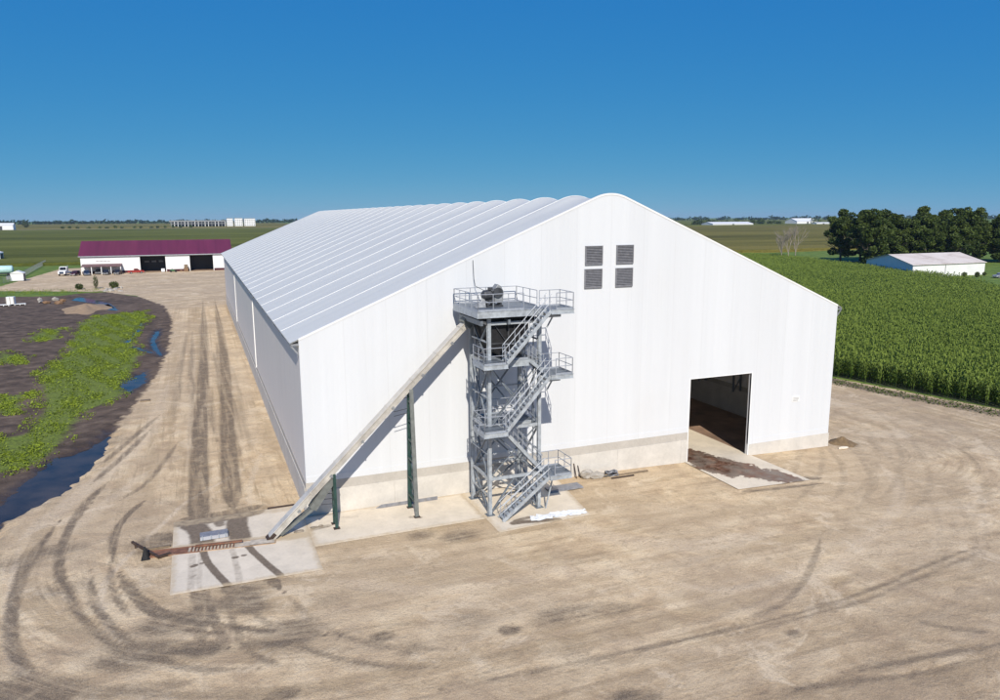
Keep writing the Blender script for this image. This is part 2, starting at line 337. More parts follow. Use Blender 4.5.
MUD= [(-70.0, 190.2), (-53.8, 177.4), (-39.7, 173.6), (-31.5, 184.5), (-20.0, 162.0), (-13.4, 137.6), (-11.0, 110.7), (-10.7, 78.8), (-11.3, 56.3), (-12.7, 41.6), (-14.0, 29.0), (-15.0, 21.4), (-16.6, 15.1), (-17.3, 10.5), (-18.2, 8.7), (-19.0, 6.4), (-21.0, 1.8)]
WEED= [[(-27.6, 115.0), (-25.6, 127.4), (-17.4, 131.2), (-16.0, 116.2), (-17.2, 101.7), (-17.4, 90.4), (-15.1, 74.0), (-14.9, 57.9), (-14.9, 45.6), (-15.6, 41.8), (-16.8, 40.3), (-18.3, 38.2), (-18.3, 32.4), (-18.7, 23.9), (-19.7, 20.6), (-20.9, 19.7), (-22.7, 18.4), (-25.5, 30.7), (-21.7, 30.8), (-21.8, 42.0), (-25.7, 63.2), (-24.8, 80.0)], [(-33.3, 98.6), (-32.4, 107.1), (-30.3, 108.9), (-29.1, 95.6), (-31.5, 93.2)], [(-64.6, 206.2), (-58.4, 200.0), (-42.9, 196.2), (-30.4, 193.8), (-29.1, 180.4), (-40.5, 179.6), (-53.8, 177.4), (-58.6, 179.6)], [(-27.7, 49.5), (-25.9, 50.3), (-24.6, 40.9), (-25.9, 40.6)], [(-34.8, 84.4), (-30.4, 77.9), (-29.9, 71.8), (-32.9, 74.7)]]
PUD= [[(-20.4, 5.3), (-21.2, 9.2), (-20.0, 11.6), (-19.6, 15.2), (-18.7, 18.5), (-18.0, 22.1), (-16.7, 22.8), (-15.8, 23.9), (-14.9, 27.3), (-14.6, 29.6), (-14.2, 28.4), (-14.1, 21.4), (-15.0, 16.7), (-16.0, 12.3), (-17.4, 9.7), (-18.1, 8.4), (-18.9, 7.6), (-18.6, 4.6)], [(-15.4, 50.4), (-15.2, 54.6), (-14.1, 56.9), (-13.3, 59.4), (-12.7, 51.7), (-13.6, 48.4), (-14.1, 45.3)], [(-17.7, 88.3), (-17.2, 92.8), (-16.9, 101.6), (-17.1, 113.4), (-16.6, 111.7), (-16.4, 100.0), (-16.8, 90.2), (-17.2, 85.9)], [(-14.0, 87.8), (-13.7, 97.5), (-13.3, 100.0), (-12.8, 93.3), (-13.2, 86.3), (-12.4, 78.5), (-11.3, 72.3), (-11.6, 68.9), (-12.6, 73.8), (-13.5, 81.1)], [(-35.4, 163.8), (-34.8, 171.4), (-30.2, 161.4), (-26.5, 152.4), (-24.3, 142.5), (-26.0, 143.2), (-29.4, 153.7), (-33.4, 160.4)], [(-28.4, 144.3), (-26.2, 150.0), (-22.9, 135.6), (-25.2, 138.7)], [(-16.3, 81.2), (-14.8, 79.6), (-13.1, 74.9), (-13.0, 73.5), (-14.9, 77.6)]]
DARK.append(([(30.0,-7.1),(33.5,-7.4),(37.9,-7.6)], .45, .45)); DARK.append(([(36.6,-6.0),(38.6,-6.6)], .6, .5)); DARK.append(([(47,.5),(48.5,-.3),(49.2,.6)], .9, .7))
DARK.append(([(-8.1,2.9),(-6,2.7),(-4,2.9),(-2.6,3.3)], .8, .95)); DARK.append(([(-9.6,.6),(-8.6,.2)], 1.0, .7)); DARK.append(([(79,-30),(70.5,5),(67.6,25),(67.6,80)], 2.2, .5))
DARK.append(([(-62,203.5),(-40,201.5),(-20,198),(3,194.5)], 1.1, .75))
YARD = [(-220,-400),(220,-400),(81,-30),(72.5,5),(69.3,20),(67.6,27),(67.6,300),(-57,298),(-61,212),(-110,214),(-110,199),(-60,197),(-40,187),(-33,183),(-20.5,165),(-60,-20)]
def axis(parts):
    out = []
    for a, b, s in parts: out += list(np.arange(a, b, s))
    return np.array(out)
gx = np.concatenate([-np.geomspace(80, 6500, 26)[::-1], axis([(-79,-34,.8),(-34,46,.2),(46,76,.6),(76,80,2)]), np.geomspace(82, 6500, 30)])
gy = np.concatenate([-np.geomspace(52, 6500, 22)[::-1], axis([(-50,-30,.3),(-30,14,.2),(14,40,.35),(40,110,.6),(110,310,1.2)]), np.geomspace(312, 6500, 34)])
GX, GY = np.meshgrid(gx, gy); shp = GX.shape
def near(fn_pts, wd):
    """distance field limited to a bounding box, to keep it quick"""
    p = np.array(fn_pts); lo = p.min(0)-wd*2.5; hi = p.max(0)+wd*2.5
    ix = np.where((gx >= lo[0]) & (gx <= hi[0]))[0]; iy = np.where((gy >= lo[1]) & (gy <= hi[1]))[0]
    if not len(ix) or not len(iy): return None
    s = np.s_[iy[0]:iy[-1]+1, ix[0]:ix[-1]+1]
    d, tt = seg_dist_t(fn_pts, GX[s], GY[s]); fade = sstep(0, .18, tt)*sstep(1, .82, tt)
    return s, d/np.maximum(.25, fade**.5) + (1-fade)*.12
dark = np.zeros(shp); pale = np.zeros(shp)
for arr, items in ((dark, DARK), (pale, PALE)):
    for pts, wd, k in items:
        k = min(.95, k*1.2); wd = wd*.84; r = near(list(spline(pts, 8)), wd)
        if r is None: continue
        s, d = r; arr[s] = np.maximum(arr[s], k*(1-sstep(.35*wd, 1.0*wd, d))*(1-.55*sstep(15, 90, GY[s]))*(1-sstep(125, 172, GY[s])))
for (bx, by), rad, k in BLOB:
    a = .5 + .3*math.sin(bx*7); d = np.hypot((GX-bx)*.75, (GY-by)*1.1)
    dark = np.maximum(dark, k*1.05*(1-sstep(.1*rad, 1.3*rad, d)))
# extra faint wheel arcs sweeping round the front of the yard
rr = random.Random(3)
for i in range(34):
    cx, cy = 14+rr.uniform(-6,6), 14+rr.uniform(-8,8); rad = rr.uniform(26, 44); a0 = rr.uniform(3.3, 5.4); a1 = a0 + rr.uniform(.35, 1.0)
    k = rr.uniform(.08, .22); arr = dark if rr.random() < .6 else pale
    for off in (0, 1.9):
        pts = [(cx+(rad+off)*1.1*math.cos(a), cy+(rad+off)*.9*math.sin(a)) for a in np.linspace(a0, a1, 12)]
        r = near(pts, .4)
        if r is None: continue
        s, d = r; arr[s] = np.maximum(arr[s], k*(1-sstep(.12, .42, d)))
for i in range(26):
    x0 = rr.uniform(-9.5, -1.2); y0 = rr.uniform(10, 60); ln = rr.uniform(20, 70)
    pts = [(x0 + rr.uniform(-.3,.3), y0 + ln*q) for q in np.linspace(0,1,6)]
    r = near(pts, .4)
    if r is None: continue
    s, d = r; arr = dark if rr.random() < .55 else pale; arr[s] = np.maximum(arr[s], rr.uniform(.12,.4)*(1-sstep(.12, .45, d)))
mudd = signed(MUD, GX, GY); mud = sstep(-2.2, 2.2, mudd)
weed = np.zeros(shp)
for q in WEED: weed = np.maximum(weed, sstep(-2.0, 1.5, signed(q, GX, GY)))
yard = sstep(-1.6, 1.6, signed(YARD, GX, GY))
soil = sstep(-14, -34, GY + .10*(GX-10))
pudd = np.full(shp, -1e9)
for q in PUD: pudd = np.maximum(pudd, signed(q, GX, GY))
pudd = pudd + +.15*np.sin(GX*2.3+1.1*np.sin(GY*1.7)) + .12*np.sin(GY*3.1+GX*1.3) - .30 + .16*np.sin(GX*6.1+2*np.sin(GY*2.9))*np.sin(GY*5.3+GX)
wet = sstep(-1.6, .1, pudd)
fr = np.hypot(np.maximum(np.maximum(-GX, GX-46), 0), np.maximum(np.maximum(-GY, GY-135), 0)); fa = np.arctan2(GX-23, -(GY-14))*30
dropx = sstep(47, 51, GX)*sstep(-3.6,-.5,GY)*sstep(5,2,GY)*sstep(52,49,GX)
GZ = gz(GX) - .05*dark*(mud < .5) + .02*pale
pit_ = sstep(-1.1, .5, pudd)
GZ = (GZ - .30*mud*sstep(0, 6, mudd))*(1-pit_) - .52*pit_
nx, ny = len(gx), len(gy); idx = np.arange(nx*ny).reshape(ny, nx)
Fq = np.stack([idx[:-1,:-1], idx[:-1,1:], idx[1:,1:], idx[1:,:-1]], -1).reshape(-1, 4)

def ground_mat():
    m, t, p = new_mat('gravel_and_soil'); v = pos(t)
    n_big = noise(t, v, .07, 5, .6, .5); n_mid = noise(t, v, .5, 6, .62, .3); n_fine = noise(t, v, 5, 5, .65); n_peb = noise(t, v, 22, 3, .7)
    nstreak = noise(t, pos(t, (.16,.9,1)), 1.0, 5, .6, .6)
    cx_ = N(t, 'ShaderNodeCombineXYZ'); t.links.new(attr(t, 'fr'), cx_.inputs[0]); t.links.new(mth(t, 'MULTIPLY', attr(t, 'fa'), .07), cx_.inputs[1])
    st1 = noise(t, cx_.outputs[0], .55, 6, .62, .35); st2 = noise(t, cx_.outputs[0], 2.2, 4, .6, .5)
    g = ramp(t, n_mid, [(.36, (.51,.36,.21)), (.5, (.705,.525,.315)), (.64, (.835,.66,.425))])
    g = mix(t, mrange(t, st1, .46, .62, 0, .62), g, (.38,.27,.145))
    g = mix(t, mrange(t, st2, .53, .66, 0, .5), g, (.31,.215,.12))
    g = mix(t, mrange(t, st1, .48, .36, 0, .6), g, (.74,.58,.37))
    g = mix(t, mrange(t, n_big, .44, .58, 0, .65), g, ramp(t, nstreak, [(.3, (.40,.29,.175)), (.7, (.60,.46,.30))]))
    soilm = mth(t, 'MULTIPLY', attr(t, 'soil'), mrange(t, nstreak, .3, .7, .55, 1))
    g = mix(t, mth(t, 'MULTIPLY', soilm, .92), g, ramp(t, n_mid, [(.36, (.19,.125,.07)), (.62, (.37,.255,.15))]))
    n_pat = noise(t, v, .19, 5, .68, .8)
    g = mix(t, mrange(t, n_pat, .54, .64, 0, .45), g, (.36,.25,.155))
    g = mix(t, mrange(t, n_pat, .45, .36, 0, .5), g, (.84,.68,.47))
    pl = mth(t, 'MULTIPLY', attr(t, 'pale'), mrange(t, n_fine, .3, .62, .35, 1))
    g = mix(t, mth(t, 'MULTIPLY', pl, .8), g, (.74,.60,.43))
    dk = mrange(t, mth(t, 'ADD', attr(t, 'dark'), mth(t, 'MULTIPLY', mth(t, 'SUBTRACT', n_fine, .5), .55)), -.02, .60, 0, 1)
    dk = mth(t, 'MULTIPLY', dk, mrange(t, attr(t, 'dark'), 0, .1))
    dk = mth(t, 'MULTIPLY', dk, mrange(t, st2, .36, .56, .6, 1))
    dk = mth(t, 'MULTIPLY', dk, mrange(t, noise(t, v, 1.1, 4, .65), .36, .56, .7, 1))
    g = mix(t, mth(t, 'MULTIPLY', dk, .92), g, ramp(t, n_fine, [(.36, (.055,.038,.025)), (.62, (.125,.088,.057))]))
    sp = noise(t, v, 9, 2, .5)
    g = mix(t, mrange(t, sp, .55, .66, 0, .34), g, (.24,.17,.11))
    g = mix(t, mrange(t, noise(t, v, 1.7, 4, .6), .54, .68, 0, .4), g, (.27,.19,.11))
    g = mix(t, mrange(t, n_peb, .38, .62, 0, 1), mix(t, .24, g, (.17,.12,.075)), mix(t, .17, g, (.92,.76,.56)))
    # damp silt left of the drive
    md = ramp(t, n_mid, [(.36, (.062,.043,.030)), (.52, (.115,.080,.057)), (.66, (.185,.135,.095))])
    md = mix(t, mrange(t, n_big, .5, .68, 0, .5), md, (.19,.135,.095))
    wd = mrange(t, mth(t, 'ADD', attr(t, 'weed'), mth(t, 'MULTIPLY', mth(t, 'SUBTRACT', n_mid, .5), 1.1)), .35, .8)
    md = mix(t, mth(t, 'MULTIPLY', wd, .8), md, ramp(t, n_fine, [(.38, (.085,.12,.014)), (.62, (.22,.30,.035))]))
    md = mix(t, mth(t, 'MULTIPLY', attr(t, 'wet'), .6), md, (.03,.024,.022))
    mm = mrange(t, mth(t, 'ADD', attr(t, 'mud'), mth(t, 'MULTIPLY', mth(t, 'SUBTRACT', n_mid, .5), 1.0)), .42, .62)
    # rough grass round the yard
    gr = ramp(t, noise(t, v, .25, 7, .7), [(.36, (.075,.12,.02)), (.52, (.13,.20,.03)), (.66, (.21,.25,.05))])
    ym = mrange(t, mth(t, 'ADD', attr(t, 'yard'), mth(t, 'MULTIPLY', mth(t, 'SUBTRACT', n_mid, .5), .8)), .42, .6)
    c = mix(t, ym, gr, g); c = mix(t, mm, c, md)
    t.links.new(c, p.inputs['Base Color'])
    wr = mth(t, 'MULTIPLY', mm, attr(t, 'wet'))
    t.links.new(mrange(t, wr, 0, 1, .92, .4), p.inputs['Roughness']); p.inputs['Specular IOR Level'].default_value = .3
    h = mth(t, 'ADD', mth(t, 'MULTIPLY', n_mid, .8), mth(t, 'ADD', mth(t, 'MULTIPLY', n_fine, .25), mth(t, 'MULTIPLY', n_peb, .06)))
    bump(t, p, h, .8, .25)
    return m
ground = np_mesh('ground', np.stack([GX, GY, GZ], -1).reshape(-1, 3), Fq, ground_mat(),
    dict(dark=dark.ravel(), pale=pale.ravel(), mud=mud.ravel(), weed=weed.ravel(), yard=yard.ravel(), soil=soil.ravel(), wet=wet.ravel(), fr=fr.ravel(), fa=fa.ravel()), smooth=True)
tag(ground, 'tan gravel yard and surrounding soil', kind='structure')

def gsurf(x, y):
    ix = int(np.clip(np.searchsorted(gx, x), 1, nx-1)); iy = int(np.clip(np.searchsorted(gy, y), 1, ny-1)); return float(GZ[iy, ix])

# standing water
def water_mat():
    m, t, p = new_mat('muddy_water'); v = pos(t)
    n = noise(t, v, .5, 4); c = ramp(t, n, [(.3, (.020,.016,.014)), (.7, (.075,.055,.040))])
    t.links.new(c, p.inputs['Base Color']); p.inputs['Roughness'].default_value = .09; p.inputs['IOR'].default_value = 1.33
    bump(t, p, noise(t, pos(t, (1,.5,1)), 1.5, 3), .03, .05)
    return m
M['water'] = water_mat()
def ragged(poly, amp, step=.4, seed=0):
    r = np.random.default_rng(seed); out = []
    for a, b in zip(poly, poly[1:] + poly[:1]):
        a = np.array(a); b = np.array(b); L = np.hypot(*(b-a)); n = max(1, int(L/step)); nrm = np.array([-(b-a)[1], (b-a)[0]])/max(L, 1e-6)
        for i in range(n): out.append(tuple(a + (b-a)*i/n + nrm*r.normal(0, amp)))
    return out
def sheet(name, poly, z, material, thick=0, parent=None):
    mb = MB(); pts = [(x, y, (z(x, y) if callable(z) else z)) for x, y in poly]
    mb.poly(pts)
    if thick:
        n = len(pts)
        for i in range(n):
            a, b = pts[i], pts[(i+1) % n]; mb.quad(a, (a[0],a[1],a[2]-thick), (b[0],b[1],b[2]-thick), b)
    o = mb.build(name, material, parent, fix=False)
    me = o.data
    import bmesh
    bm = bmesh.new(); bm.from_mesh(me); bmesh.ops.triangulate(bm, faces=[f for f in bm.faces if len(f.verts) > 4]); bmesh.ops.recalc_face_normals(bm, faces=bm.faces)
    up = [f for f in bm.faces if abs(f.normal.z) > .7]
    if up and sum(f.normal.z*f.calc_area() for f in up) < 0: bmesh.ops.reverse_faces(bm, faces=bm.faces)
    bm.to_mesh(me); bm.free()
    return o
for i, q in enumerate(PUD):
    zc = [gsurf(x, y) for x, y in q]
    tag(sheet('puddle_water', [tuple(np.array(a_)*1.0 + (np.array(a_)-np.mean(np.array(q),0))*.12) for a_ in q], -.345, M['water']), kind='structure')
# concrete slabs: 5 cm above the gravel
def slab(name, poly, m, top=.05): return tag(sheet(name, poly, lambda x, y: float(gz(x))+top, m, .25), kind='structure')
def slab_mat():
    m = M['slab_white'].copy(); m.name = 'worn_slab_concrete'; t = m.node_tree; p = t.nodes['Principled BSDF']
    src = p.inputs['Base Color'].links[0].from_socket; v = pos(t); n = noise(t, v, 2.2, 6, .68)
    f = mrange(t, mth(t, 'ADD', attr(t, 'dark'), mth(t, 'MULTIPLY', mth(t, 'SUBTRACT', n, .5), .7)), .15, .75, 0, .95)
    c = mix(t, mth(t, 'MULTIPLY', f, mrange(t, attr(t, 'dark'), .02, .2)), src, ramp(t, noise(t, v, 6, 4), [(.3, (.12,.088,.058)), (.7, (.20,.15,.105))]))
    f2 = mrange(t, mth(t, 'ADD', attr(t, 'dust'), mth(t, 'MULTIPLY', mth(t, 'SUBTRACT', n, .5), .9)), .3, .8, 0, .8)
    c = mix(t, f2, c, (.50,.39,.25)); t.links.new(c, p.inputs['Base Color']); return m
def worn_slab(name, corners, strokes=(), top=.05, extra=None, step=.09):
    a, b, c, d = [np.array(q, float) for q in corners]; nu = max(4, int(np.hypot(*(b-a))/step)); nv = max(4, int(np.hypot(*(d-a))/step))
    U, V_ = np.meshgrid(np.linspace(0,1,nu), np.linspace(0,1,nv)); X = (a[0]*(1-U)+b[0]*U)*(1-V_)+(d[0]*(1-U)+c[0]*U)*V_; Y = (a[1]*(1-U)+b[1]*U)*(1-V_)+(d[1]*(1-U)+c[1]*U)*V_
    sd = np.zeros(X.shape)
    for pts, wd, k in strokes: sd = np.maximum(sd, k*(1-sstep(.4*wd, 1.15*wd, seg_dist(list(spline(pts, 6)), X, Y))))
    e = np.minimum.reduce([U*np.hypot(*(b-a)), (1-U)*np.hypot(*(b-a)), V_*np.hypot(*(d-a)), (1-V_)*np.hypot(*(d-a))]); dust = (1-sstep(0, .8, e))*.66
    if extra is not None: dust = np.maximum(dust, extra(X, Y))
    I = np.arange(X.size).reshape(X.shape); q = np.stack([I[:-1,:-1], I[:-1,1:], I[1:,1:], I[1:,:-1]], -1).reshape(-1,4)
    Z = gz(X)+top - .035*(1-sstep(0, .12, e))
    return tag(np_mesh(name, np.stack([X,Y,Z],-1).reshape(-1,3), q, M['worn_slab'], dict(dark=sd.ravel(), dust=dust.ravel())), kind='structure')
M['worn_slab'] = slab_mat()
worn_slab('truck_slab', [(-8.3,-8.05),(-.25,-8.2),(-.25,2.35),(-8.35,2.35)], (([(-4.5,2.3),(-4.3,.5),(-4.2,-2.3),(-3.9,-3.9),(-3.4,-5.6),(-2.6,-8.05)],.28,.9),([(-6.6,-3.0),(-6.4,-4.6),(-6.0,-6.1),(-5.4,-8.05)],.28,.9),([(-7.2,-3.4),(-7.2,-5.4),(-7.25,-8)],.34,.36),([(-6.75,-3.4),(-6.8,-5.4),(-6.85,-8)],.24,.33),([(-4.95,-3.5),(-4.85,-5.4),(-4.75,-8)],.3,.36),
    ([(-7.9,1.9),(-6,1.8),(-4,1.9),(-3.2,2.1)],.75,.95),([(-7.3,1.4),(-6.9,.6),(-6.7,-.4),(-6.6,-1.8)],.9,.95),([(-4.3,2.3),(-4.5,.3),(-4.4,-1.9)],.85,.95),([(-5.6,1.3),(-5.5,.7)],.5,.6),([(-7.15,-4.95),(-7.05,-4.9)],.22,.9),([(-6.7,-4.75),(-6.6,-4.75)],.18,.7),([(-4.9,-4.7),(-4.8,-4.7)],.22,.8),([(-4.4,-4.6),(-4.3,-4.6)],.18,.7),([(-7.2,-6.3),(-7.1,-6.2)],.2,.5),([(-2.4,-2.2),(-1.2,-2.0)],.35,.4)),
    extra=lambda X, Y: np.maximum(sstep(.95, .25, np.abs(Y+2.0+.125*(X+9)))*.8, sstep(1.2, .2, np.abs(Y-1.9))*.6))
worn_slab('wall_apron', [(-.246,-4.98),(10.94,-5.05),(10.94,-.06),(-.246,-.06)], (([(6.4,-2.9),(6.9,-3.2)],.3,.5),([(2,-1.2),(3,-1.4)],.35,.3),([(0,-2.4),(1,-2.2)],.35,.5)), .052)
worn_slab('tower_pad', [(10.944,-7.45),(17.7,-7.1),(18.7,-.06),(10.944,-.06)], (([(12.3,-6.5),(13.2,-6.6),(15.3,-7.1)],.36,.75),([(12.6,-6.2),(13.6,-6.0)],.3,.6),([(13,-3.5),(14,-3)],.5,.3)))
def wetmud():
    m, t, p = new_mat('wet_brown_mud'); v = pos(t); n = noise(t, v, 1.5, 6, .65)
    c = ramp(t, n, [(.3, (.045,.022,.013)), (.55, (.085,.045,.028)), (.75, (.15,.09,.06))]); t.links.new(c, p.inputs['Base Color'])
    t.links.new(mrange(t, n, .35, .6, .12, .6), p.inputs['Roughness']); bump(t, p, n, .3, .03); return m
M['wetmud'] = wetmud()


MUDSPILL2 = [(30.75,9),(30.75,-.2),(30.5,-2.0),(30.9,-3.0),(31.5,-3.4),(31.8,-4.4),(32.8,-4.4),(33.6,-5.3),(34.2,-6.3),(34.9,-6.8),(36.2,-7.0),(36.9,-6.6),(36.5,-5.2),(36.2,-4.2),(35.6,-3.4),(35.2,-2.2),(34.6,-1.0),(34.0,0.4),(33.6,2.2),(32.6,3.6),(32.4,5.5),(31.4,9)]
def apron_mat():
    m = M['slab_white'].copy(); m.name = 'mud_splashed_slab'; t = m.node_tree; p = t.nodes['Principled BSDF']
    src = p.inputs['Base Color'].links[0].from_socket; v = pos(t); n = noise(t, v, 1.6, 7, .7, .4); n2 = noise(t, v, .7, 3)
    f = mrange(t, mth(t, 'ADD', attr(t, 'mudw'), mth(t, 'MULTIPLY', mth(t, 'SUBTRACT', n, .5), 2.6)), .46, .56)
    wc = mix(t, mrange(t, n2, .35, .65), ramp(t, n, [(.36, (.085,.036,.019)), (.52, (.15,.072,.042)), (.66, (.26,.15,.095))]), ramp(t, n, [(.36, (.13,.095,.07)), (.66, (.26,.20,.15))]))
    t.links.new(mix(t, f, src, wc), p.inputs['Base Color']); t.links.new(mth(t, 'SUBTRACT', .85, mth(t, 'MULTIPLY', f, mrange(t, n, .35, .6, .6, .2))), p.inputs['Roughness']); return m
ax_, ay_ = np.linspace(30.4, 37.2, 72), np.linspace(-6.85, 14, 190); AX, AY = np.meshgrid(ax_, ay_); AX = AX + np.where(AY < 0, (-AY/7)*(AX-33.8)*.02, 0)
mw = sstep(-1.0, .8, signed(MUDSPILL2, AX, AY)); aI = np.arange(AX.size).reshape(AX.shape); aq = np.stack([aI[:-1,:-1], aI[:-1,1:], aI[1:,1:], aI[1:,:-1]], -1).reshape(-1,4)
ok_ = ~((AX > DXR) & (AY > -.3)) if False else np.ones(AX.shape, bool)
tag(np_mesh('door_apron', np.stack([AX, AY, gz(AX)+.052], -1).reshape(-1,3), aq, apron_mat(), dict(mudw=mw.ravel())), kind='structure')
# damp stains on the slab: thin wet silt carried by wheels
def stain(name, poly, z, seed, m=None): return tag(sheet(name, ragged(poly, .03, .25, seed), z, m or M['damp']), kind='structure')
M['damp'] = mat('damp_silt', (.24,.20,.155), .55, 0, .35, 2.5)
M['track_dirt'] = mat('tracked_dirt', (.50,.435,.35), .9, 0, .3, 2.5)
# roads and fields far off
def field_mat(name, c0, c1, c2, sx=.006, sy=.05):
    m, t, p = new_mat(name)
    b = noise(t, pos(t, (sx, sy, 1)), .35, 6, .7, .3); f = noise(t, pos(t, (.6,.6,1)), .7, 6, .75); n3 = noise(t, pos(t), .006, 4)
    c = ramp(t, b, [(.38, tuple(x*.58 for x in c0)), (.5, c1), (.62, tuple(x*1.25 for x in c2))])
    c = mix(t, .38, c, ramp(t, f, [(.3, tuple(x*.45 for x in c0)), (.7, tuple(min(1, x*1.35) for x in c2))]))
    c = mix(t, mrange(t, n3, .45, .65, 0, .4), c, tuple(x*1.1 for x in c2))
    t.links.new(c, p.inputs['Base Color']); p.inputs['Roughness'].default_value = .9; p.inputs['Specular IOR Level'].default_value = .1
    bump(t, p, f, 1.0, 1.2); return m
fm_green = field_mat('green_crop', (.085,.105,.020), (.120,.138,.026), (.165,.170,.040))
fm_olive = field_mat('olive_crop', (.11,.112,.026), (.155,.145,.034), (.215,.18,.05))
fm_tan = field_mat('stubble', (.17,.15,.07), (.22,.19,.10), (.26,.22,.13))
def field(name, poly, h, m): return tag(sheet(name, poly, h, m, h+.8), kind='structure')
field('crop_field', [(-1500,330),(-400,330),(-59,322),(62,322),(140,600),(160,1500),(-700,1500),(-1500,1500)], 1.3, fm_green)
field('far_crop_field', [(-2600,1720),(300,1720),(300,3200),(-3600,3200)], 1.2, fm_olive)
field('stubble_field', [(-2600,1560),(260,1560),(260,1690),(-2600,1690)], .35, fm_tan)
field('east_crop_field', [(190,305),(300,286),(470,300),(900,600),(1250,1180),(220,1180)], 1.0, fm_olive)
field('far_east_crop_field', [(420,1240),(1500,1240),(3200,2300),(3200,3300),(420,3300)], 1.0, fm_green)
tag(sheet('dirt_road', [(150,215),(215,204.5),(250,203),(300,209),(300,212),(250,206),(215,208),(150,219)], -.70, M['track_dirt']), kind='structure')
tag(sheet('far_gravel_road', [(-900,1512),(200,1512),(200,1540),(-900,1540)], .06, M['sandpile']), kind='structure')
# ------------------------------------------------------------------ the white fabric storage building
W, L, HE, HR, HS = 46., 135.8, 12.05, 21.46, 2.35
bld = thing('storage_building', (W/2, L/2, 0), 'huge white fabric covered storage building with scalloped roof and open doorway', 'storage building')
def prof(x):
    d = abs(x - W/2); s = .4195; D0 = 1.3
    z = HE + (W/2-max(d, D0))*s + .03*math.sin(math.pi*min(1, (W/2-max(d, D0))/(W/2)))
    if d < D0: z += s*D0/2*(1-(d/D0)**2)
    return z
NB = 24; bay = L/NB
xs = [0] + [W*i/60 for i in range(1, 60)] + [W]
xs = sorted(set(xs + [W/2 + d for d in (-1.3,-1.05,-.8,-.55,-.28,0,.28,.55,.8,1.05,1.3)]))
# gable wall with door opening: columns of quads, 0.16 m thick
DX0, DX1, DZ = 30.75, 36.95, 6.78
def gable(y0, y1, door):
    mb = MB(); cols = sorted(set(xs + ([DX0, DX1] if door else [])))
    for a, b in zip(cols, cols[1:]):
        lo = HS if (not door or b <= DX0 + .01) else (DZ if a < DX1 - .01 else .55)
        va = [(a,lo),(b,lo),(b,prof(b)),(a,prof(a))]
        for y, rev in ((y0, 0), (y1, 1)):
            q = [(x,y,z) for x, z in va]; mb.poly(q[::-1] if rev else q)
        mb.quad((a,y0,prof(a)),(b,y0,prof(b)),(b,y1,prof(b)),(a,y1,prof(a)))
        mb.quad((a,y0,lo),(a,y1,lo),(b,y1,lo),(b,y0,lo))
    for x, z0, z1 in ((0,HS,HE),(W,.55 if door else HS,HE)): mb.quad((x,y0,z0),(x,y1,z0),(x,y1,z1),(x,y0,z1))
    if door:
        mb.quad((DX0,y0,HS),(DX0,y1,HS),(DX0,y1,DZ),(DX0,y0,DZ)); mb.quad((DX1,y0,.55),(DX1,y1,.55),(DX1,y1,DZ),(DX1,y0,DZ))
    return mb
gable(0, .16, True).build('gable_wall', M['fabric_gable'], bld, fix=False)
gable(L-.16, L, False).build('gable_wall', M['fabric_gable'], bld, fix=False)
# skirt band along the foot of the fabric and the door jamb trim
mb = MB(); mb.box((.02,-.025,HS-.02),(DX0-.1,-.001,HS+.42)); mb.box((DX1+.1,-.025,.53),(W-.02,-.001,1.0)); mb.build('fabric_skirt', M['fabric_gable'], bld)
mb = MB(); mb.box((DX0-.1,-.02,-.6),(DX0,.3,DZ+.06)); mb.box((DX1,-.02,-.6),(DX1+.1,.3,DZ+.06)); mb.box((DX0,-.02,DZ),(DX1,.3,DZ+.06)); mb.build('door_frame', M['barn_white'], bld)
# roof: fabric stretched over 25 trusses, sagging a little between them
def roof():
    nyb = 8; V = []; ys = []
    for k in range(NB*nyb+1):
        y = k*bay/nyb; ys.append(y)
    xr = [-.55] + xs + [W+.55]
    for y in ys:
        ph = (y % bay)/bay
        for x in xr:
            if x < 0: z = HE - .22
            elif x > W: z = HE - .22
            else: z = prof(x)
            d = abs(x - W/2)
            sag = (.24*math.exp(-(d/4.5)**2) + .028*(d < W/2+.1)*min(1, (W/2+.6-d)/3))*(math.sin(math.pi*ph))**1.0
            V.append((x, y, z + .05 - sag))
    n = len(xr); F = [(j*n+i, j*n+i+1, (j+1)*n+i+1, (j+1)*n+i) for j in range(len(ys)-1) for i in range(n-1)]
    m = MB(); m.add(V, F)
    m.add([(x,y,z-.06) for x,y,z in V], [f[::-1] for f in F])   # underside
    return m, xr
rm, xr = roof(); rf = rm.build('roof', M['fabric_roof'], bld, smooth=True, fix=False)
# the keder tracks over each truss, seen as fine bright lines
for k in range(1, NB):
    y = k*bay; mb = MB()
    pts = [(x, prof(min(max(x,0),W)) if 0 <= x <= W else HE-.22) for x in xr]
    for (xa,za),(xb,zb) in zip(pts, pts[1:]): mb.bar((xa,y,za+.065),(xb,y,zb+.065),.07,.03)
    mb.build('seam_track', M['trim_white'], bld)
mb = MB()
for (xa),(xb) in zip(xs, xs[1:]): mb.bar((xa,.05,prof(xa)+.03),(xb,.05,prof(xb)+.03),.16,.14)
mb.build('gable_trim', M['trim_white'], bld)
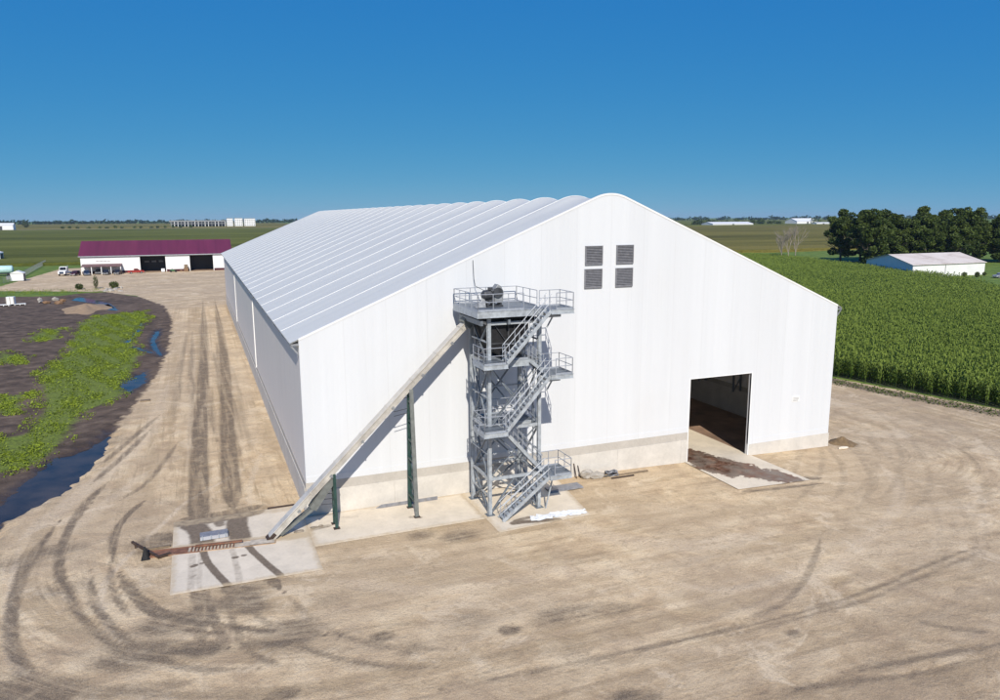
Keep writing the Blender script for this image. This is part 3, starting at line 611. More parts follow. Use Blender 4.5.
# eaves: steel channel under the overhanging fabric
for x, s in ((0,-1),(W,1)):
    mb = MB(); mb.box((min(x,x+s*.5),.0,HE-.36),(max(x,x+s*.5),L,HE-.24)); mb.build('eave_channel', M['gutter'], bld)
    for k in range(NB+1):
        y = min(max(k*bay,.1), L-.1); mb = MB(); mb.bar((x+s*.03,y,HE-.95),(x+s*.5,y,HE-.36),.1); mb.build('eave_bracket', M['gutter'], bld)
for x0, x1 in ((0,.14),(W-.14,W)):
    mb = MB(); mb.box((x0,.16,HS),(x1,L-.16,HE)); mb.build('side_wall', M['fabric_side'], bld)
for y in (42.7, 85.9):
    mb = MB(); mb.box((-.10,y-.09,HS-.1),(-.002,y+.09,HE-1.0)); mb.build('panel_trim', M['trim_white'], bld)
# concrete stem walls
mb = MB(); mb.box((-.03,-.03,1.72),(DX0-.1,.4,HS-.003)); mb.build('stem_wall_cap', M['stem_cap'], bld)
mb = MB()
for a in range(0, 30, 6):
    b = min(a+6, DX0-.1); mb.box((-.06 if a == 0 else a+.006,-.07,-1),(b-.006,.4,1.715))
mb.box((30.006,-.07,-1),(DX0-.1,.4,1.715)); mb.build('stem_wall', M['stem'], bld)
mb = MB(); mb.box((DX1+.1,-.06,-1.4),(W+.05,.4,.53)); mb.build('stem_wall', M['stem'], bld)
mb = MB(); mb.box((-.08,.4,-1),(.3,L,1.9)); mb.box((W-.3,.4,-1.4),(W+.08,L,1.9)); mb.box((.3,L-.4,-1),(W-.3,L,HS)); mb.build('side_stem_wall', M['stem'], bld)
mb = MB(); mb.box((-.03,.4,1.9),(.3,L-.01,HS-.003)); mb.box((W-.3,.4,1.9),(W+.03,L-.01,HS-.003)); mb.build('side_stem_cap', M['stem_cap'], bld)
# inside: a dark stained floor and the lattice trusses along the walls
M['floor'] = mat('stained_floor', (.24,.155,.105), .8, 0, .4, .6, dirt=((.16,.10,.075), .6))
mb = MB()
for i in range(12):
    xa, xb = .4+i*3.77, .4+(i+1)*3.77
    za, zb = float(gz(xa)), float(gz(xb)); mb.quad((xa,.42,za+.025),(xb,.42,zb+.025),(xb,L-.5,zb+.025),(xa,L-.5,za+.025))
fl = mb.build('floor', M['floor'], bld)
for k in range(1, 8):
    y = k*bay
    for s, x in ((1, .5), (-1, W-.5)):
        mb = MB(); z0 = HS if s == 1 else 1.95
        mb.bar((x,y,z0),(x,y,HE-.6),.16); mb.bar((x+s*.9,y,z0),(x+s*.9,y,HE-1.4),.16)
        nz = 6
        for q in range(nz):
            za = z0 + (HE-1.2-z0)*q/nz; zb = z0 + (HE-1.2-z0)*(q+1)/nz
            mb.bar((x + (0 if q % 2 else s*.9),y,za),(x + (s*.9 if q % 2 else 0),y,zb),.09)
        mb.build('truss_column', M['galv_dark'], bld)
for z in (4.5, 7.5):
    mb = MB(); mb.bar((W-.45,.5,z),(W-.45,8*bay,z),.12); mb.build('girt', M['galv_dark'], bld)
# heaps of leftover product on the floor
def mound(name, cx, cy, rx, ry, h, m, seed, z0=None, n=26, rings=9):
    r = np.random.default_rng(seed); mb = MB(); z0 = float(gz(cx)) if z0 is None else z0
    V = [(cx,cy,z0+h)]; ph = r.uniform(0,6.28,5); am = r.uniform(.03,.1,5)
    for k in range(1, rings+1):
        q = k/rings
        for i in range(n):
            a = 2*math.pi*i/n; wob = 1 + sum(am[j]*math.sin((j+2)*a+ph[j]) for j in range(5))
            V.append((cx+rx*q*wob*math.cos(a), cy+ry*q*wob*math.sin(a), z0 + h*(1-q)**1.15*(1+r.normal(0,.06)) - .05*q))
    F = [(0,1+i,1+(i+1)%n) for i in range(n)] + [(1+(k-1)*n+i,1+k*n+i,1+k*n+(i+1)%n,1+(k-1)*n+(i+1)%n) for k in range(1,rings) for i in range(n)]
    mb.add(V, F); return mb.build(name, m, None, smooth=True)
tag(mound('product_heap', 38, 22, 6, 7, 1.3, M['floor'], 3), 'low dark heap of loose product on floor inside the doorway', 'heap')

# louvers in the gable, two over two




VW = [(20.84,22.3,16.3,17.7,'upper left'),(23.49,24.97,16.32,17.72,'upper right'),(20.81,22.29,14.57,16.0,''),(23.46,24.95,14.58,16.0,'')]
for x0, x1, z0, z1, _ in VW:
    mb = MB(); y = -.12
    for a, b in (((x0,z0),(x0+.07,z1)),((x1-.07,z0),(x1,z1)),((x0+.07,z1-.07),(x1-.07,z1)),((x0+.07,z0),(x1-.07,z0+.07))): mb.box((a[0],y,a[1]),(b[0],.0,b[1]))
    fr = mb.build('louver_vent', M['louver'], bld)
    mb = MB(); n = 11
    for i in range(n):
        z = z0+.07+(z1-z0-.14)*(i+.5)/n; h = (z1-z0-.14)/n
        mb.add([(x0+.07,y+.01,z-h*.42),(x1-.07,y+.01,z-h*.42),(x1-.07,-.012,z+h*.42),(x0+.07,-.012,z+h*.42)],[(0,1,2,3)])
    mb.box((x0+.07,-.01,z0+.07),(x1-.07,-.004,z1-.07))
    mb.build('slats', M['louver'], fr)
# ------------------------------------------------------------------ sign on the wall right of the door
sx, sz = 41.95, 4.05
sg = thing('wall_sign', (sx,-.03,sz), 'small white notice sign on the wall right of the doorway', 'sign')
mb = MB(); mb.box((sx-.40,-.035,sz-.26),(sx+.40,-.003,sz+.26)); mb.build('sign_plate', M['white_paint'], sg)
mb = MB()
for i, (a, b) in enumerate([(-.32,.32),(-.28,.30),(-.32,.2)]):
    x = sx+a
    while x < sx+b: 
        wd = .06+.05*((i*7+int(x*31)) % 3); mb.box((x,-.042,sz+.11-.12*i-.025),(min(x+wd, sx+b),-.0355,sz+.11-.12*i+.025)); x += wd+.035
mb.build('sign_lines', M['louver'], sg)

# ------------------------------------------------------------------ steel stair tower
TX0, TX1, TY0, TY1 = 11.4, 15.0, -1.3, -4.6
tw = thing('stair_tower', (13.2,-3,0), 'grey galvanised steel stair tower with zigzag stairs and railed top platform', 'stair tower')
for x, y in ((TX0,TY0),(TX0,TY1),(TX1,TY0),(TX1,TY1)):
    mb = MB(); a = .115   # wide flange column
    mb.box((x-a,y-a,.05),(x+a,y-a+.03,13.4)); mb.box((x-a,y+a-.03,.05),(x+a,y+a,13.4)); mb.box((x-.02,y-a+.03,.05),(x+.02,y+a-.03,13.4))
    c_ = mb.build('column', M['galv'], tw)
    mb = MB(); mb.box((x-.28,y-.28,.05),(x+.28,y+.28,.085)); mb.build('base_plate', M['galv_dark'], c_)
def beam(p, q, w=.14, h=.2, m='galv'): MB().bar(p, q, w, h).build('beam', M[m], tw)
for z in (2.55, 6.0, 10.35, 13.05):
    for y in (TY0, TY1): beam((TX0+.13,y,z),(TX1-.13,y,z))
    for x in (TX0, TX1): beam((x,TY0-.13,z),(x,TY1+.13,z))
def brace(p, q, w=.1): MB().bar(p, q, w).build('brace', M['galv_dark'], tw)
lv = [.15, 2.45, 5.9, 10.2, 13.0]
for a, b in zip(lv, lv[1:]):
    brace((TX0,TY0-.1,a),(TX0,TY1+.1,b)); brace((TX0,TY1+.1,a),(TX0,TY0-.1,b))
    brace((TX1,TY0-.1,a),(TX1,TY1+.1,b))
    brace((TX0+.1,TY0+.06,a),(TX1-.1,TY0+.06,b)); brace((TX1-.1,TY0+.06,a),(TX0+.1,TY0+.06,b))
brace((TX0+.1,TY1+.06,.15),(13.2,TY1+.06,2.45)); brace((TX1-.1,TY1+.06,.15),(13.2,TY1+.06,2.45)); brace((TX0+.1,TY1+.06,6.1),(13.2,TY1+.06,8.3)); brace((TX0+.1,TY1+.06,10.2),(13.0,TY1+.06,8.2))
def rails(path, parent, z, gaps=(), h=1.07, post=1.25, name='guard_rail'):
    """posts, top and mid rail, toe board along a polyline"""
    mb = MB()
    for i, (a, b) in enumerate(zip(path, path[1:])):
        if i in gaps: continue
        A = Vector((*a, z)); B = Vector((*b, z)); Ln = (B-A).length; n = max(1, round(Ln/post))
        for k in range(n+1):
            p = A.lerp(B, k/n); mb.tube(p, p+Vector((0,0,h)), .028, 6)
        for zz in (h, h*.52): mb.tube(A+Vector((0,0,zz)), B+Vector((0,0,zz)), .026, 6)
        mb.bar(A+Vector((0,0,.06)), B+Vector((0,0,.06)), .012, .1)
    return mb.build(name, M['rail'], parent)
def deck(name, x0, x1, y0, y1, z, th=.32, fascia=True):
    mb = MB(); mb.box((x0+.05,y0+.05,z-.05),(x1-.05,y1-.05,z))
    n = max(2, int((x1-x0)/.8))
    for i in range(n+1):
        x = x0+.05+(x1-x0-.1)*i/n; mb.box((x-.03,y0+.06,z-th+.04),(x+.03,y1-.06,z-.051))
    o = mb.build(name, M['galv_dark'], tw)
    mb = MB()
    for a, b in (((x0,y0),(x1,y0+.05)),((x0,y1-.05),(x1,y1)),((x0,y0+.051),(x0+.05,y1-.051)),((x1-.05,y0+.051),(x1,y1-.051))):
        mb.box((a[0],a[1],z-th),(b[0],b[1],z+.004))
    # channel lips
    mb.box((x0-.03,y0-.035,z-th),(x1+.03,y0-.001,z-th+.03)); mb.box((x0-.03,y0-.035,z-.03),(x1+.03,y0-.001,z+.004))
    mb.build('edge_channel', M['galv'], o)
    return o
FY0, FY1, BY0, BY1 = -6.1, -5.3, -5.05, -4.25      # front and back stair lanes
LY0, LY1 = -6.15, -4.1
Z2, ZL2, Z1, ZL1, ZT = 2.75, 6.2, 9.65, 10.65, 13.95
# main top deck, its deep front girder and the equipment floor
d_ = deck('top_deck', 10.4, 15.15, -5.22, -.5, ZT, .44)
rails([(15.1,-.55),(10.45,-.55),(10.45,-5.17),(15.1,-5.17)], d_, ZT, gaps=(2,))
rails([(10.45,-5.17),(13.6,-5.17)], d_, ZT, post=1.1)
rails([(15.1,-.55),(15.1,-4.0)], d_, ZT)
mb = MB(); mb.box((10.7,-5.0,ZT-.95),(10.86,-.7,ZT-.63)); mb.box((14.7,-5.0,ZT-.95),(14.86,-.7,ZT-.63)); mb.box((12.6,-5.0,ZT-.95),(12.76,-.7,ZT-.63)); mb.build('deck_girder', M['galv_dark'], tw)
# landings
def landing(x0, x1, z, path, gaps=()):
    o = deck('landing', x0, x1, LY0, LY1, z, .30); rails(path, o, z, gaps, post=1.0)
    mb = MB(); mb.bar((x0+.2 if x0 > 13 else x1-.2, -5.0, z-1.3 if z > 3 else .05),((x0+x1)/2,-5.0,z-.3),.08); mb.build('knee_brace', M['galv'], o); return o
XR0, XR1 = 15.15, 16.75
for z in (Z2, Z1, ZT):
    xr_ = XR1-.04
    o = landing(XR0, XR1, z, [(XR0+.05,LY1-.04),(xr_,LY1-.04),(xr_,LY0+.04),(XR0+.35,LY0+.04)])
    beam((XR0-.1,-5.2,z-.5),(XR0+1.1,-5.2,z-.5),.14,.22)
XL0, XL1 = 10.45, 12.1
o = landing(XL0, XL1, ZL2, [(XL1-.05,LY1-.04),(XL0+.04,LY1-.04),(XL0+.04,LY0+.04),(XL1-.15,LY0+.04)])
o = landing(XL0, XL1, ZL1, [(XL0+.04,LY1-.04),(XL0+.04,LY0+.04),(XL1-.15,LY0+.04)])
o = deck('mid_floor', 12.12, 14.05, -5.05, -1.45, ZL1, .45); rails([(12.2,-5.0),(14.0,-5.0)], o, ZL1, post=.9); rails([(14.0,-4.1),(14.0,-1.5)], o, ZL1)
o = deck('back_floor', 11.55, 14.85, -4.0, -1.45, ZL2-.05, .3); rails([(11.7,-1.5),(14.8,-1.5),(14.8,-3.9)], o, ZL2-.05)
# stair flights: two channel stringers, open treads, a handrail either side
def flight(x0, z0, x1, z1, y0, y1, n):
    """rises from (x0,z0) to (x1,z1) between y0 and y1"""
    fl_ = bpy.data.objects.new('stair_flight', None); COL.objects.link(fl_); fl_.parent = tw; fl_.location = Vector((x0,(y0+y1)/2,z0))-WORLD[tw]; WORLD[fl_] = Vector((x0,(y0+y1)/2,z0))
    D = Vector((x1-x0,0,z1-z0)); up = Vector((0,0,1))
    for y in (y0+.03, y1-.03):
        mb = MB(); mb.bar((x0,y,z0+.03),(x1,y,z1-.07),.05,.23); s = -.04 if y < (y0+y1)/2 else .04
        mb.build('stringer', M['galv'], fl_)
        mb = MB(); k = 4
        nrm = Vector((-D.z,0,D.x)).normalized(); 
        if nrm.z < 0: nrm = -nrm
        A = Vector((x0,y,z0+.12)); B = Vector((x1,y,z1))
        for i in range(k+1):
            p = A.lerp(B, (i+.15)/(k+.3)); mb.tube(p, p+up*1.02, .024, 6)
        for zz in (1.02, .55): mb.tube(A+up*zz, B+up*zz, .024, 6)
        mb.build('handrail', M['rail'], fl_)
    sgn = 1 if x1 > x0 else -1
    for i in range(n):
        q = (i+.5)/n; cx_, cz = x0+D.x*q, z0+D.z*(i+1)/(n+1)+.04
        mb = MB(); mb.box((cx_-.14,y0+.06,cz-.03),(cx_+.14,y1-.06,cz)); e = cx_-sgn*.14; mb.box((min(e,e+sgn*.02),y0+.06,cz-.07),(max(e,e+sgn*.02),y1-.06,cz-.031))
        mb.build('tread', M['galv'], fl_)
flight(11.75, .05, 15.15, Z2, FY0, FY1, 12)
flight(15.1, Z2, 12.1, ZL2, BY0, BY1, 14)
flight(12.1, ZL2, 15.15, Z1, FY0, FY1, 14)
flight(15.15, Z1, 14.05, ZL1, BY0, BY1, 4)
flight(12.1, ZL1, 15.15, ZT, FY0, FY1, 13)
# risers, cable tray and extra bracing
for x, y, z1 in ((TX0+.35,TY0-.02,13.3),(TX0+.5,TY0-.02,13.3),(TX1-.3,TY1+.3,13.3)):
    MB().tube((x,y,.06),(x,y,z1),.04,6).build('riser_pipe', M['galv_dark'], tw)
mb = MB(); x = TX1+.18
for yy in (-1.55,-1.95): mb.bar((x,yy,.06),(x,yy,13.3),.05)
for z in np.arange(.4,13.2,.35): mb.bar((x,-1.55,z),(x,-1.95,z),.03)
mb.build('ladder', M['rail'], tw)
for z in (1.3,4.2,8.1,11.8):
    beam((TX0+.1,TY0,z),(TX1-.1,TY0,z),.09,.1); beam((TX0,TY0-.1,z),(TX0,TY1+.1,z),.09,.1); beam((TX1,TY0-.1,z),(TX1,TY1+.1,z),.09,.1)
for a, b in ((2.7,5.9),(6.3,10.1)):
    brace((TX0+.12,TY1+.1,a),(TX1-.12,TY1+.1,b),.07); brace((TX1-.12,TY1+.14,a),(TX0+.12,TY1+.14,b),.07)
brace((TX1,TY1+.1,.15),(TX1,TY0-.1,2.45)); brace((TX1,TY1+.1,5.9),(TX1,TY0-.1,10.2),.07)
# dark transfer chute below the deck, with its frame
mb = MB(); mb.prism([(11.55,13.3),(14.3,13.3),(14.3,11.5),(13.4,10.72),(12.4,10.72),(11.55,11.7)], 'y', -4.25, -1.6); ch = mb.build('transfer_chute', M['black_steel'], tw)
mb = MB()
for x in (11.56,12.9,14.28): mb.box((x-.05,-4.31,11.75),(x+.05,-4.255,13.3))
mb.box((11.5,-4.31,11.62),(14.35,-4.256,11.72)); mb.build('stiffener', M['machine'], ch)
mb = MB(); mb.bar((11.7,-4.36,13.2),(12.7,-4.36,11.8),.05); mb.bar((13.3,-4.36,11.8),(13.3,-4.36,13.2),.05); mb.build('chute_pipe', M['machine'], ch)

# ------------------------------------------------------------------ drive unit standing on the deck
dx, dy = 12.35, -2.9
du = thing('drive_unit', (dx,dy,ZT), 'dark motor and gearbox drive unit standing on the top platform', 'machine')
def lathe(p, q, prof_, n=16):
    mb = MB(); p, q = Vector(p), Vector(q); d = q-p; a = d.normalized().orthogonal().normalized(); b = d.normalized().cross(a); V = []
    for s_, r_ in prof_:
        c = p + d*s_
        for i in range(n): th = 2*math.pi*i/n; V.append(c+(a*math.cos(th)+b*math.sin(th))*r_)
    k = len(prof_); F = [(j*n+i,j*n+(i+1)%n,(j+1)*n+(i+1)%n,(j+1)*n+i) for j in range(k-1) for i in range(n)]
    F += [tuple(range(n)), tuple(range((k-1)*n,k*n))]; mb.add(V, F); return mb
mb = MB(); mb.box((dx-.55,dy-.4,ZT+.004),(dx+.6,dy-.3,ZT+.12)); mb.box((dx-.55,dy+.3,ZT+.004),(dx+.6,dy+.4,ZT+.12))
for x in (-.45,.0,.5): mb.box((dx+x-.05,dy-.3,ZT+.12),(dx+x+.05,dy+.3,ZT+.3))
mb.build('skid', M['machine'], du)
mb = MB(); mb.prism([(dx+.02,ZT+.3),(dx+.62,ZT+.3),(dx+.68,ZT+1.0),(dx+.5,ZT+1.35),(dx+.28,ZT+1.5),(dx+.05,ZT+1.2)], 'y', dy-.32, dy+.32); mb.build('gearbox', M['machine_light'], du, bevel=.03)
lathe((dx-.75,dy,ZT+.75),(dx+.0,dy,ZT+.85),[(0,.05),(.0,.22),(.15,.32),(.25,.34),(.8,.34),(.85,.28),(1,.2)]).build('motor', M['machine'], du, smooth=False)
mb = MB(); mb.box((dx-.4,dy-.36,ZT+.35),(dx-.05,dy+.36,ZT+.5)); mb.box((dx-.35,dy-.28,ZT+1.12),(dx-.1,dy+.0,ZT+1.3)); mb.build('motor_mount', M['machine'], du)
lathe((dx+.25,dy-.42,ZT+.95),(dx+.25,dy-.33,ZT+.95),[(0,.3),(0,.34),(1,.34),(1,.3)]).build('belt_guard', M['machine'], du)
mb = MB(); mb.add([(dx-1.35,dy-.45,ZT+.02),(dx-.65,dy-.45,ZT+.02),(dx-.55,dy+.4,ZT+.02),(dx-1.2,dy+.4,ZT+.02),(dx-.75,dy-.1,ZT+.6),(dx-.6,dy-.1,ZT+.6)],[(0,1,5,4),(1,2,5),(2,3,4,5),(3,0,4),(0,3,2,1)]); mb.build('chute_hood', M['machine_light'], du)
mb = MB(); mb.path([(12.0,-.12,16.9),(12.05,-.14,15.6),(12.1,-.3,15.1),(12.3,-1.4,14.9),(12.35,-2.6,14.9)], .02, 5)
tag(mb.build('power_cable', M['machine'], None), 'thin power cable hanging from the white wall to the drive unit', 'cable')

# ------------------------------------------------------------------ inclined conveyor
A0 = Vector((-2.62,-2.75,.12)); A1 = Vector((11.45,-1.75,13.35))
cv = thing('inclined_conveyor', (A0.x,A0.y,0), 'long inclined enclosed conveyor rising from pit to stair tower', 'conveyor')
cd_ = (A1-A0); cu_ = cd_.normalized(); cs = Vector((cu_.y,-cu_.x,0)).normalized(); cn = cs.cross(cu_)
if cn.z < 0: cn = -cn
def along(s, a=0, b=0): return A0 + cu_*s + cs*a + cn*b
CL = cd_.length
mb = MB(); mb.bar(along(0), along(CL), .5, .3, up=cn); mb.build('conveyor_tube', M['conv_side'], cv)
mb = MB(); mb.bar(along(0,0,.18), along(CL,0,.18), .62, .05, up=cn)
for s in np.arange(1.2, CL, 2.4): mb.bar(along(s-.04,0,.22), along(s+.04,0,.22), .66, .04, up=cn)
mb.build('cover', M['conv'], cv)
for sgn in (-1,1):
    mb = MB(); mb.bar(along(0,sgn*.285,-.13), along(CL,sgn*.285,-.13), .07, .12, up=cn)
    for s in np.arange(1.2, CL, 2.4): mb.bar(along(s-.05,sgn*.27,.0), along(s+.05,sgn*.27,.0), .05, .36, up=cn)
    mb.build('side_rail', M['conv_side'], cv)
for s in np.arange(2.3, CL, 2.9):
    mb = MB(); mb.bar(along(s,-.36,-.2), along(s,.36,-.2), .09, .09, up=cn); mb.bar(along(s-.1,cs.y and .33,-.1), along(s+.1,.33,-.1), .05, .14, up=cn); mb.build('roller_bracket', M['machine_light'], cv)
mb = MB(); mb.bar(along(-.25,0,-.02), along(.35,0,-.02), .62, .42, up=cn); mb.build('tail_box', M['dark_rust'], cv)
mb = MB(); mb.bar(along(CL-1.0,0,.02), along(CL+.3,0,.02), .8, .72, up=cn); mb.build('head_box', M['green_grey'], cv)
# return chute slung under the lower end
mb = MB(); p0, p1 = along(.5,0,-.3), along(2.9,0,-.75); mb.bar(p0, p1, .5, .18); mb.bar(p1, along(5.2,0,-.35), .5, .5); mb.build('return_chute', M['green_grey'], cv)
# support bents: tapered two-leg lattice frames standing across the conveyor line
def bent(x, ztop, yfront, yback, tp, m1, m2, rungs, wleg):
    b_ = bpy.data.objects.new('support_bent', None); COL.objects.link(b_); b_.parent = cv; b_.location = Vector((x,(yfront+yback)/2,.05))-WORLD[cv]; WORLD[b_] = Vector((x,(yfront+yback)/2,.05))
    yc = A0.y + (x-A0.x)/cd_.x*cd_.y
    for yb, s in ((yfront,-1),(yback,1)):
        yt = yc + s*tp
        mb = MB(); mb.bar((x,yb,.07),(x,yt,ztop),wleg,.12,up=(1,0,0)) if False else mb.bar((x,yb,.07),(x,yt,ztop),.12,wleg,up=(1,0,0)); mb.build('leg', M[m1] if s < 0 else M[m2], b_)
        mb = MB(); mb.box((x-.2,yb-.18,.05),(x+.2,yb+.18,.09)); mb.build('foot_plate', M['dark_rust'], b_)
    for k in range(rungs):
        q = (k+.5)/rungs; z = .4+(ztop-.6)*q; ya = yfront+(yc-tp-yfront)*q; yb2 = yback+(yc+tp-yback)*q
        mb = MB(); mb.bar((x,ya+.05,z),(x,yb2-.05,z),wleg*.8,.14); mb.build('rung', M[m2], b_)
        if k < rungs-1:
            q2 = (k+1.5)/rungs; z2 = .4+(ztop-.6)*q2; mb = MB(); mb.bar((x-.02,ya+.05,z),(x-.02,yback+(yc+tp-yback)*q2-.05,z2),.07); mb.build('diagonal', M[m2], b_)
    return yc
def zc(x): return A0.z + (x-A0.x)/cd_.x*cd_.z
bent(6.75, zc(6.75)-.25, -3.05, -1.25, .28, 'green_grey', 'green', 6, .26)
bent(1.45, zc(1.45)-.25, -2.85, -2.0, .3, 'green', 'green', 3, .18)
for x, z in ((6.6,8.1),(6.6,7.35),(6.6,7.05)):
    mb = MB(); mb.tube((x,-2.1,z),(x-1.0,-2.2,z-.12),.022,5); mb.build('conduit', M['machine'], cv)
for x, z in ((1.35,2.6),(1.35,1.95),(1.35,1.6),(1.35,2.3)):
    mb = MB(); mb.tube((x,-2.4,z),(x-.75,-2.45,z+.06),.022,5); mb.build('conduit', M['machine'], cv)
# ------------------------------------------------------------------ small things in the yard
def crumpled(name, poly, z, amp, seed, m, n=(22,7), thick=.02):
    """a creased sheet laid over a quadrilateral a,b,c,d"""
    r = np.random.default_rng(seed); a, b, c, d = [np.array(q) for q in poly]; V = []
    na, nb = n; H = r.normal(0, 1, (na+1, nb+1)); H = (H + np.roll(H,1,0) + np.roll(H,1,1))/2
    for i in range(na+1):
        u = i/na
        for j in range(nb+1):
            v = j/nb; p = (a*(1-u)+b*u)*(1-v)+(d*(1-u)+c*u)*v
            e = 1 if j in (0, nb) or i in (0, na) else 0
            p = p + r.normal(0, .05+.05*e, 2); V.append((p[0], p[1], z + thick + abs(H[i,j])*amp))
    F = [(i*(nb+1)+j,(i+1)*(nb+1)+j,(i+1)*(nb+1)+j+1,i*(nb+1)+j+1) for i in range(na) for j in range(nb)]
    mb = MB(); mb.add(V, F); o = mb.build(name, m, None); s = o.modifiers.new('thickness', 'SOLIDIFY'); s.thickness = .01; return o
tag(crumpled('plastic_sheet', [(13.55,-6.75),(17.55,-7.0),(17.75,-6.2),(13.75,-5.95)], .055, .035, 3, M['plastic_white']), 'crumpled white plastic sheet lying on slab at the stair foot', 'plastic sheet')
0 and stain('damp_silt', [(12.2,-6.6),(12.9,-6.2),(13.6,-6.1),(13.8,-6.9),(15.6,-7.1),(15.5,-7.25),(13.4,-7.2),(12.6,-7.1)], .056, 61)
mb = MB(); mb.box((4.9,-.62,.06),(8.95,-.58,.30)); mb.box((4.9,-.58,.06),(8.95,-.36,.09)); mb.add([(4.5,-.5,.06),(4.9,-.62,.06),(4.9,-.36,.06),(4.9,-.6,.30)],[(0,1,2),(0,1,3),(0,2,3),(1,2,3)]); tag(mb.build('steel_angle', M['steel_blue']), 'blue grey steel angle lying along the foot of the white wall', 'steel beam')
# board platform beside the tower landing
mb = MB(); mb.box((16.9,-2.6,.06),(19.6,-1.6,.16)); mb.box((16.95,-2.5,.161),(19.5,-2.1,.20)); tag(mb.build('blue_board', M['steel_blue']), 'blue grey boards lying flat right of the lowest tower landing', 'board')
def rock(name, c, s, m, seed, sub=2):
    import bmesh
    r = np.random.default_rng(seed); bm = bmesh.new(); bmesh.ops.create_icosphere(bm, subdivisions=sub, radius=1)
    for v in bm.verts:
        k = 1 + r.normal(0, .13); v.co = Vector((v.co.x*s[0]*k, v.co.y*s[1]*k, v.co.z*s[2]*k)) + Vector(c)
    me = bpy.data.meshes.new(name); bm.to_mesh(me); bm.free(); me.materials.append(m); o = bpy.data.objects.new(name, me); COL.objects.link(o); return o
gy0 = float(gz(21.5))
tag(rock('rubble_lump', (20.9,-.75,gy0+.3), (.55,.35,.45), M['rubble'], 1), 'pale broken lump of concrete at the wall foot', 'rubble')
tag(rock('rubble_lump', (21.7,-.95,gy0+.18), (.6,.4,.28), M['rubble'], 2), 'grey low rubble lump beside the tangled hoses at wall', 'rubble')
mb = MB(); mb.bar((20.15,-.5,gy0),(20.1,-.12,gy0+1.1),.06); mb.bar((20.5,-.5,gy0),(20.45,-.12,gy0+.9),.05); tag(mb.build('leaning_bar', M['dark_rust']), 'thin dark bars leaning on the stem wall near rubble', 'bar')
hm = thing('hose_tangle', (23,-1.1,float(gz(23))), 'dark tangled hoses and tools heaped at the wall foot', 'hose')
for k in range(5):
    rr2 = random.Random(k); mb = MB(); c0 = (22.9+rr2.uniform(-.3,.3), -1.1+rr2.uniform(-.2,.2)); ra = rr2.uniform(.25,.5)
    pts = [(c0[0]+ra*math.cos(a)*1.2, c0[1]+ra*.7*math.sin(a), float(gz(23))+.08+.1*k+.06*math.sin(3*a)) for a in np.linspace(0,6.28,16)]
    mb.path(pts, .05, 5); mb.build('hose', M['machine'] if k % 2 else M['steel_blue'], hm)
mb = MB(); zz = float(gz(24.3)); mb.box((23.5,-1.15,zz+.01),(26.2,-1.0,zz+.09)); tag(mb.build('plank', M['wood']), 'grey plank lying on gravel along the stem wall', 'plank')
mb = MB(); zz = float(gz(23.2)); mb.box((22.6,-1.65,zz+.01),(24.6,-1.5,zz+.08)); tag(mb.build('plank', M['dark_rust']), 'short dark plank in front of the tangled hoses', 'plank')
M['dark_soil'] = mat('brown_soil', (.20,.135,.07), .95, 0, .4, 1.8, bmp=.8)
tag(mound('dirt_pile', 48.0, .2, 1.3, 1.4, .6, M['dark_soil'], 8), 'low brown dirt pile at the right corner of the building', 'dirt pile')
tag(rock('corner_block', (46.7,-1.2,float(gz(46.7))+.08), (.55,.2,.12), M['slab_white'], 5), 'pale concrete chunk at the right building corner', 'rubble')
# the dump pit in front of the conveyor tail: rusty frame, grate, lid
M['track_rust'] = mat('dusty_rust', (.40,.27,.17), .85, .05, .35, 3, dirt=((.52,.42,.30), .8))
pt = thing('dump_pit', (-6,-2.4,.05), 'rusty steel dump pit frame with grate set across the slab', 'dump pit')
mb = MB()
P0, P1 = Vector((-9.6,-2.3,.09)), Vector((-2.4,-3.2,.09)); pd = (P1-P0).normalized(); pn = Vector((-pd.y,pd.x,0))
def pp(s, a, z): return tuple(P0 + pd*s + pn*a + Vector((0,0,z-.09)))
LP = (P1-P0).length
mb.bar(pp(0,-.42,.06), pp(2.9,-.42,.06), .07, .08); mb.bar(pp(0,.42,.06), pp(2.9,.42,.06), .07, .08); mb.bar(pp(0,-.38,.06), pp(0,.38,.06), .07, .08)
mb.build('frame', M['rust'], pt)
mb = MB(); mb.bar(pp(2.9,-.42,.06), pp(LP,-.42,.06), .06, .06); mb.bar(pp(2.9,.42,.06), pp(LP,.42,.06), .06, .06); mb.bar(pp(LP,-.38,.06), pp(LP,.38,.06), .06, .06); mb.build('frame', M['track_rust'], pt)
mb = MB(); mb.add([pp(.06,-.36,.07),pp(2.2,-.36,.07),pp(2.2,.36,.07),pp(.06,.36,.07)],[(0,1,2,3)]); mb.build('cover_plate', M['rust'], pt)
mb = MB(); mb.add([pp(2.2,-.36,.058),pp(LP-.06,-.36,.058),pp(LP-.06,.36,.058),pp(2.2,.36,.058)],[(0,1,2,3)]); mb.build('pit_floor', M['track_dirt'], pt)
mb = MB()
for s in np.arange(2.4, 4.9, .2): mb.bar(pp(s,-.36,.1), pp(s,.36,.1), .07, .07)
mb.build('grate', M['rust'], pt)
mb = MB(); mb.add([pp(LP-1.5,-.36,.1),pp(LP-.06,-.36,.1),pp(LP-.06,.36,.1),pp(LP-1.5,.36,.1)],[(0,1,2,3)]); mb.build('cover_plate', M['track_dirt'], pt)
mb = MB(); mb.bar(pp(2.6,.16,.2), pp(5.3,.18,.2), .16, .1); mb.build('scraper_bar', M['rust'], pt)
lid = thing('hopper_lid', (-5.9,-.9,.05), 'blue grey steel hopper lid lying behind the rusty pit', 'lid')
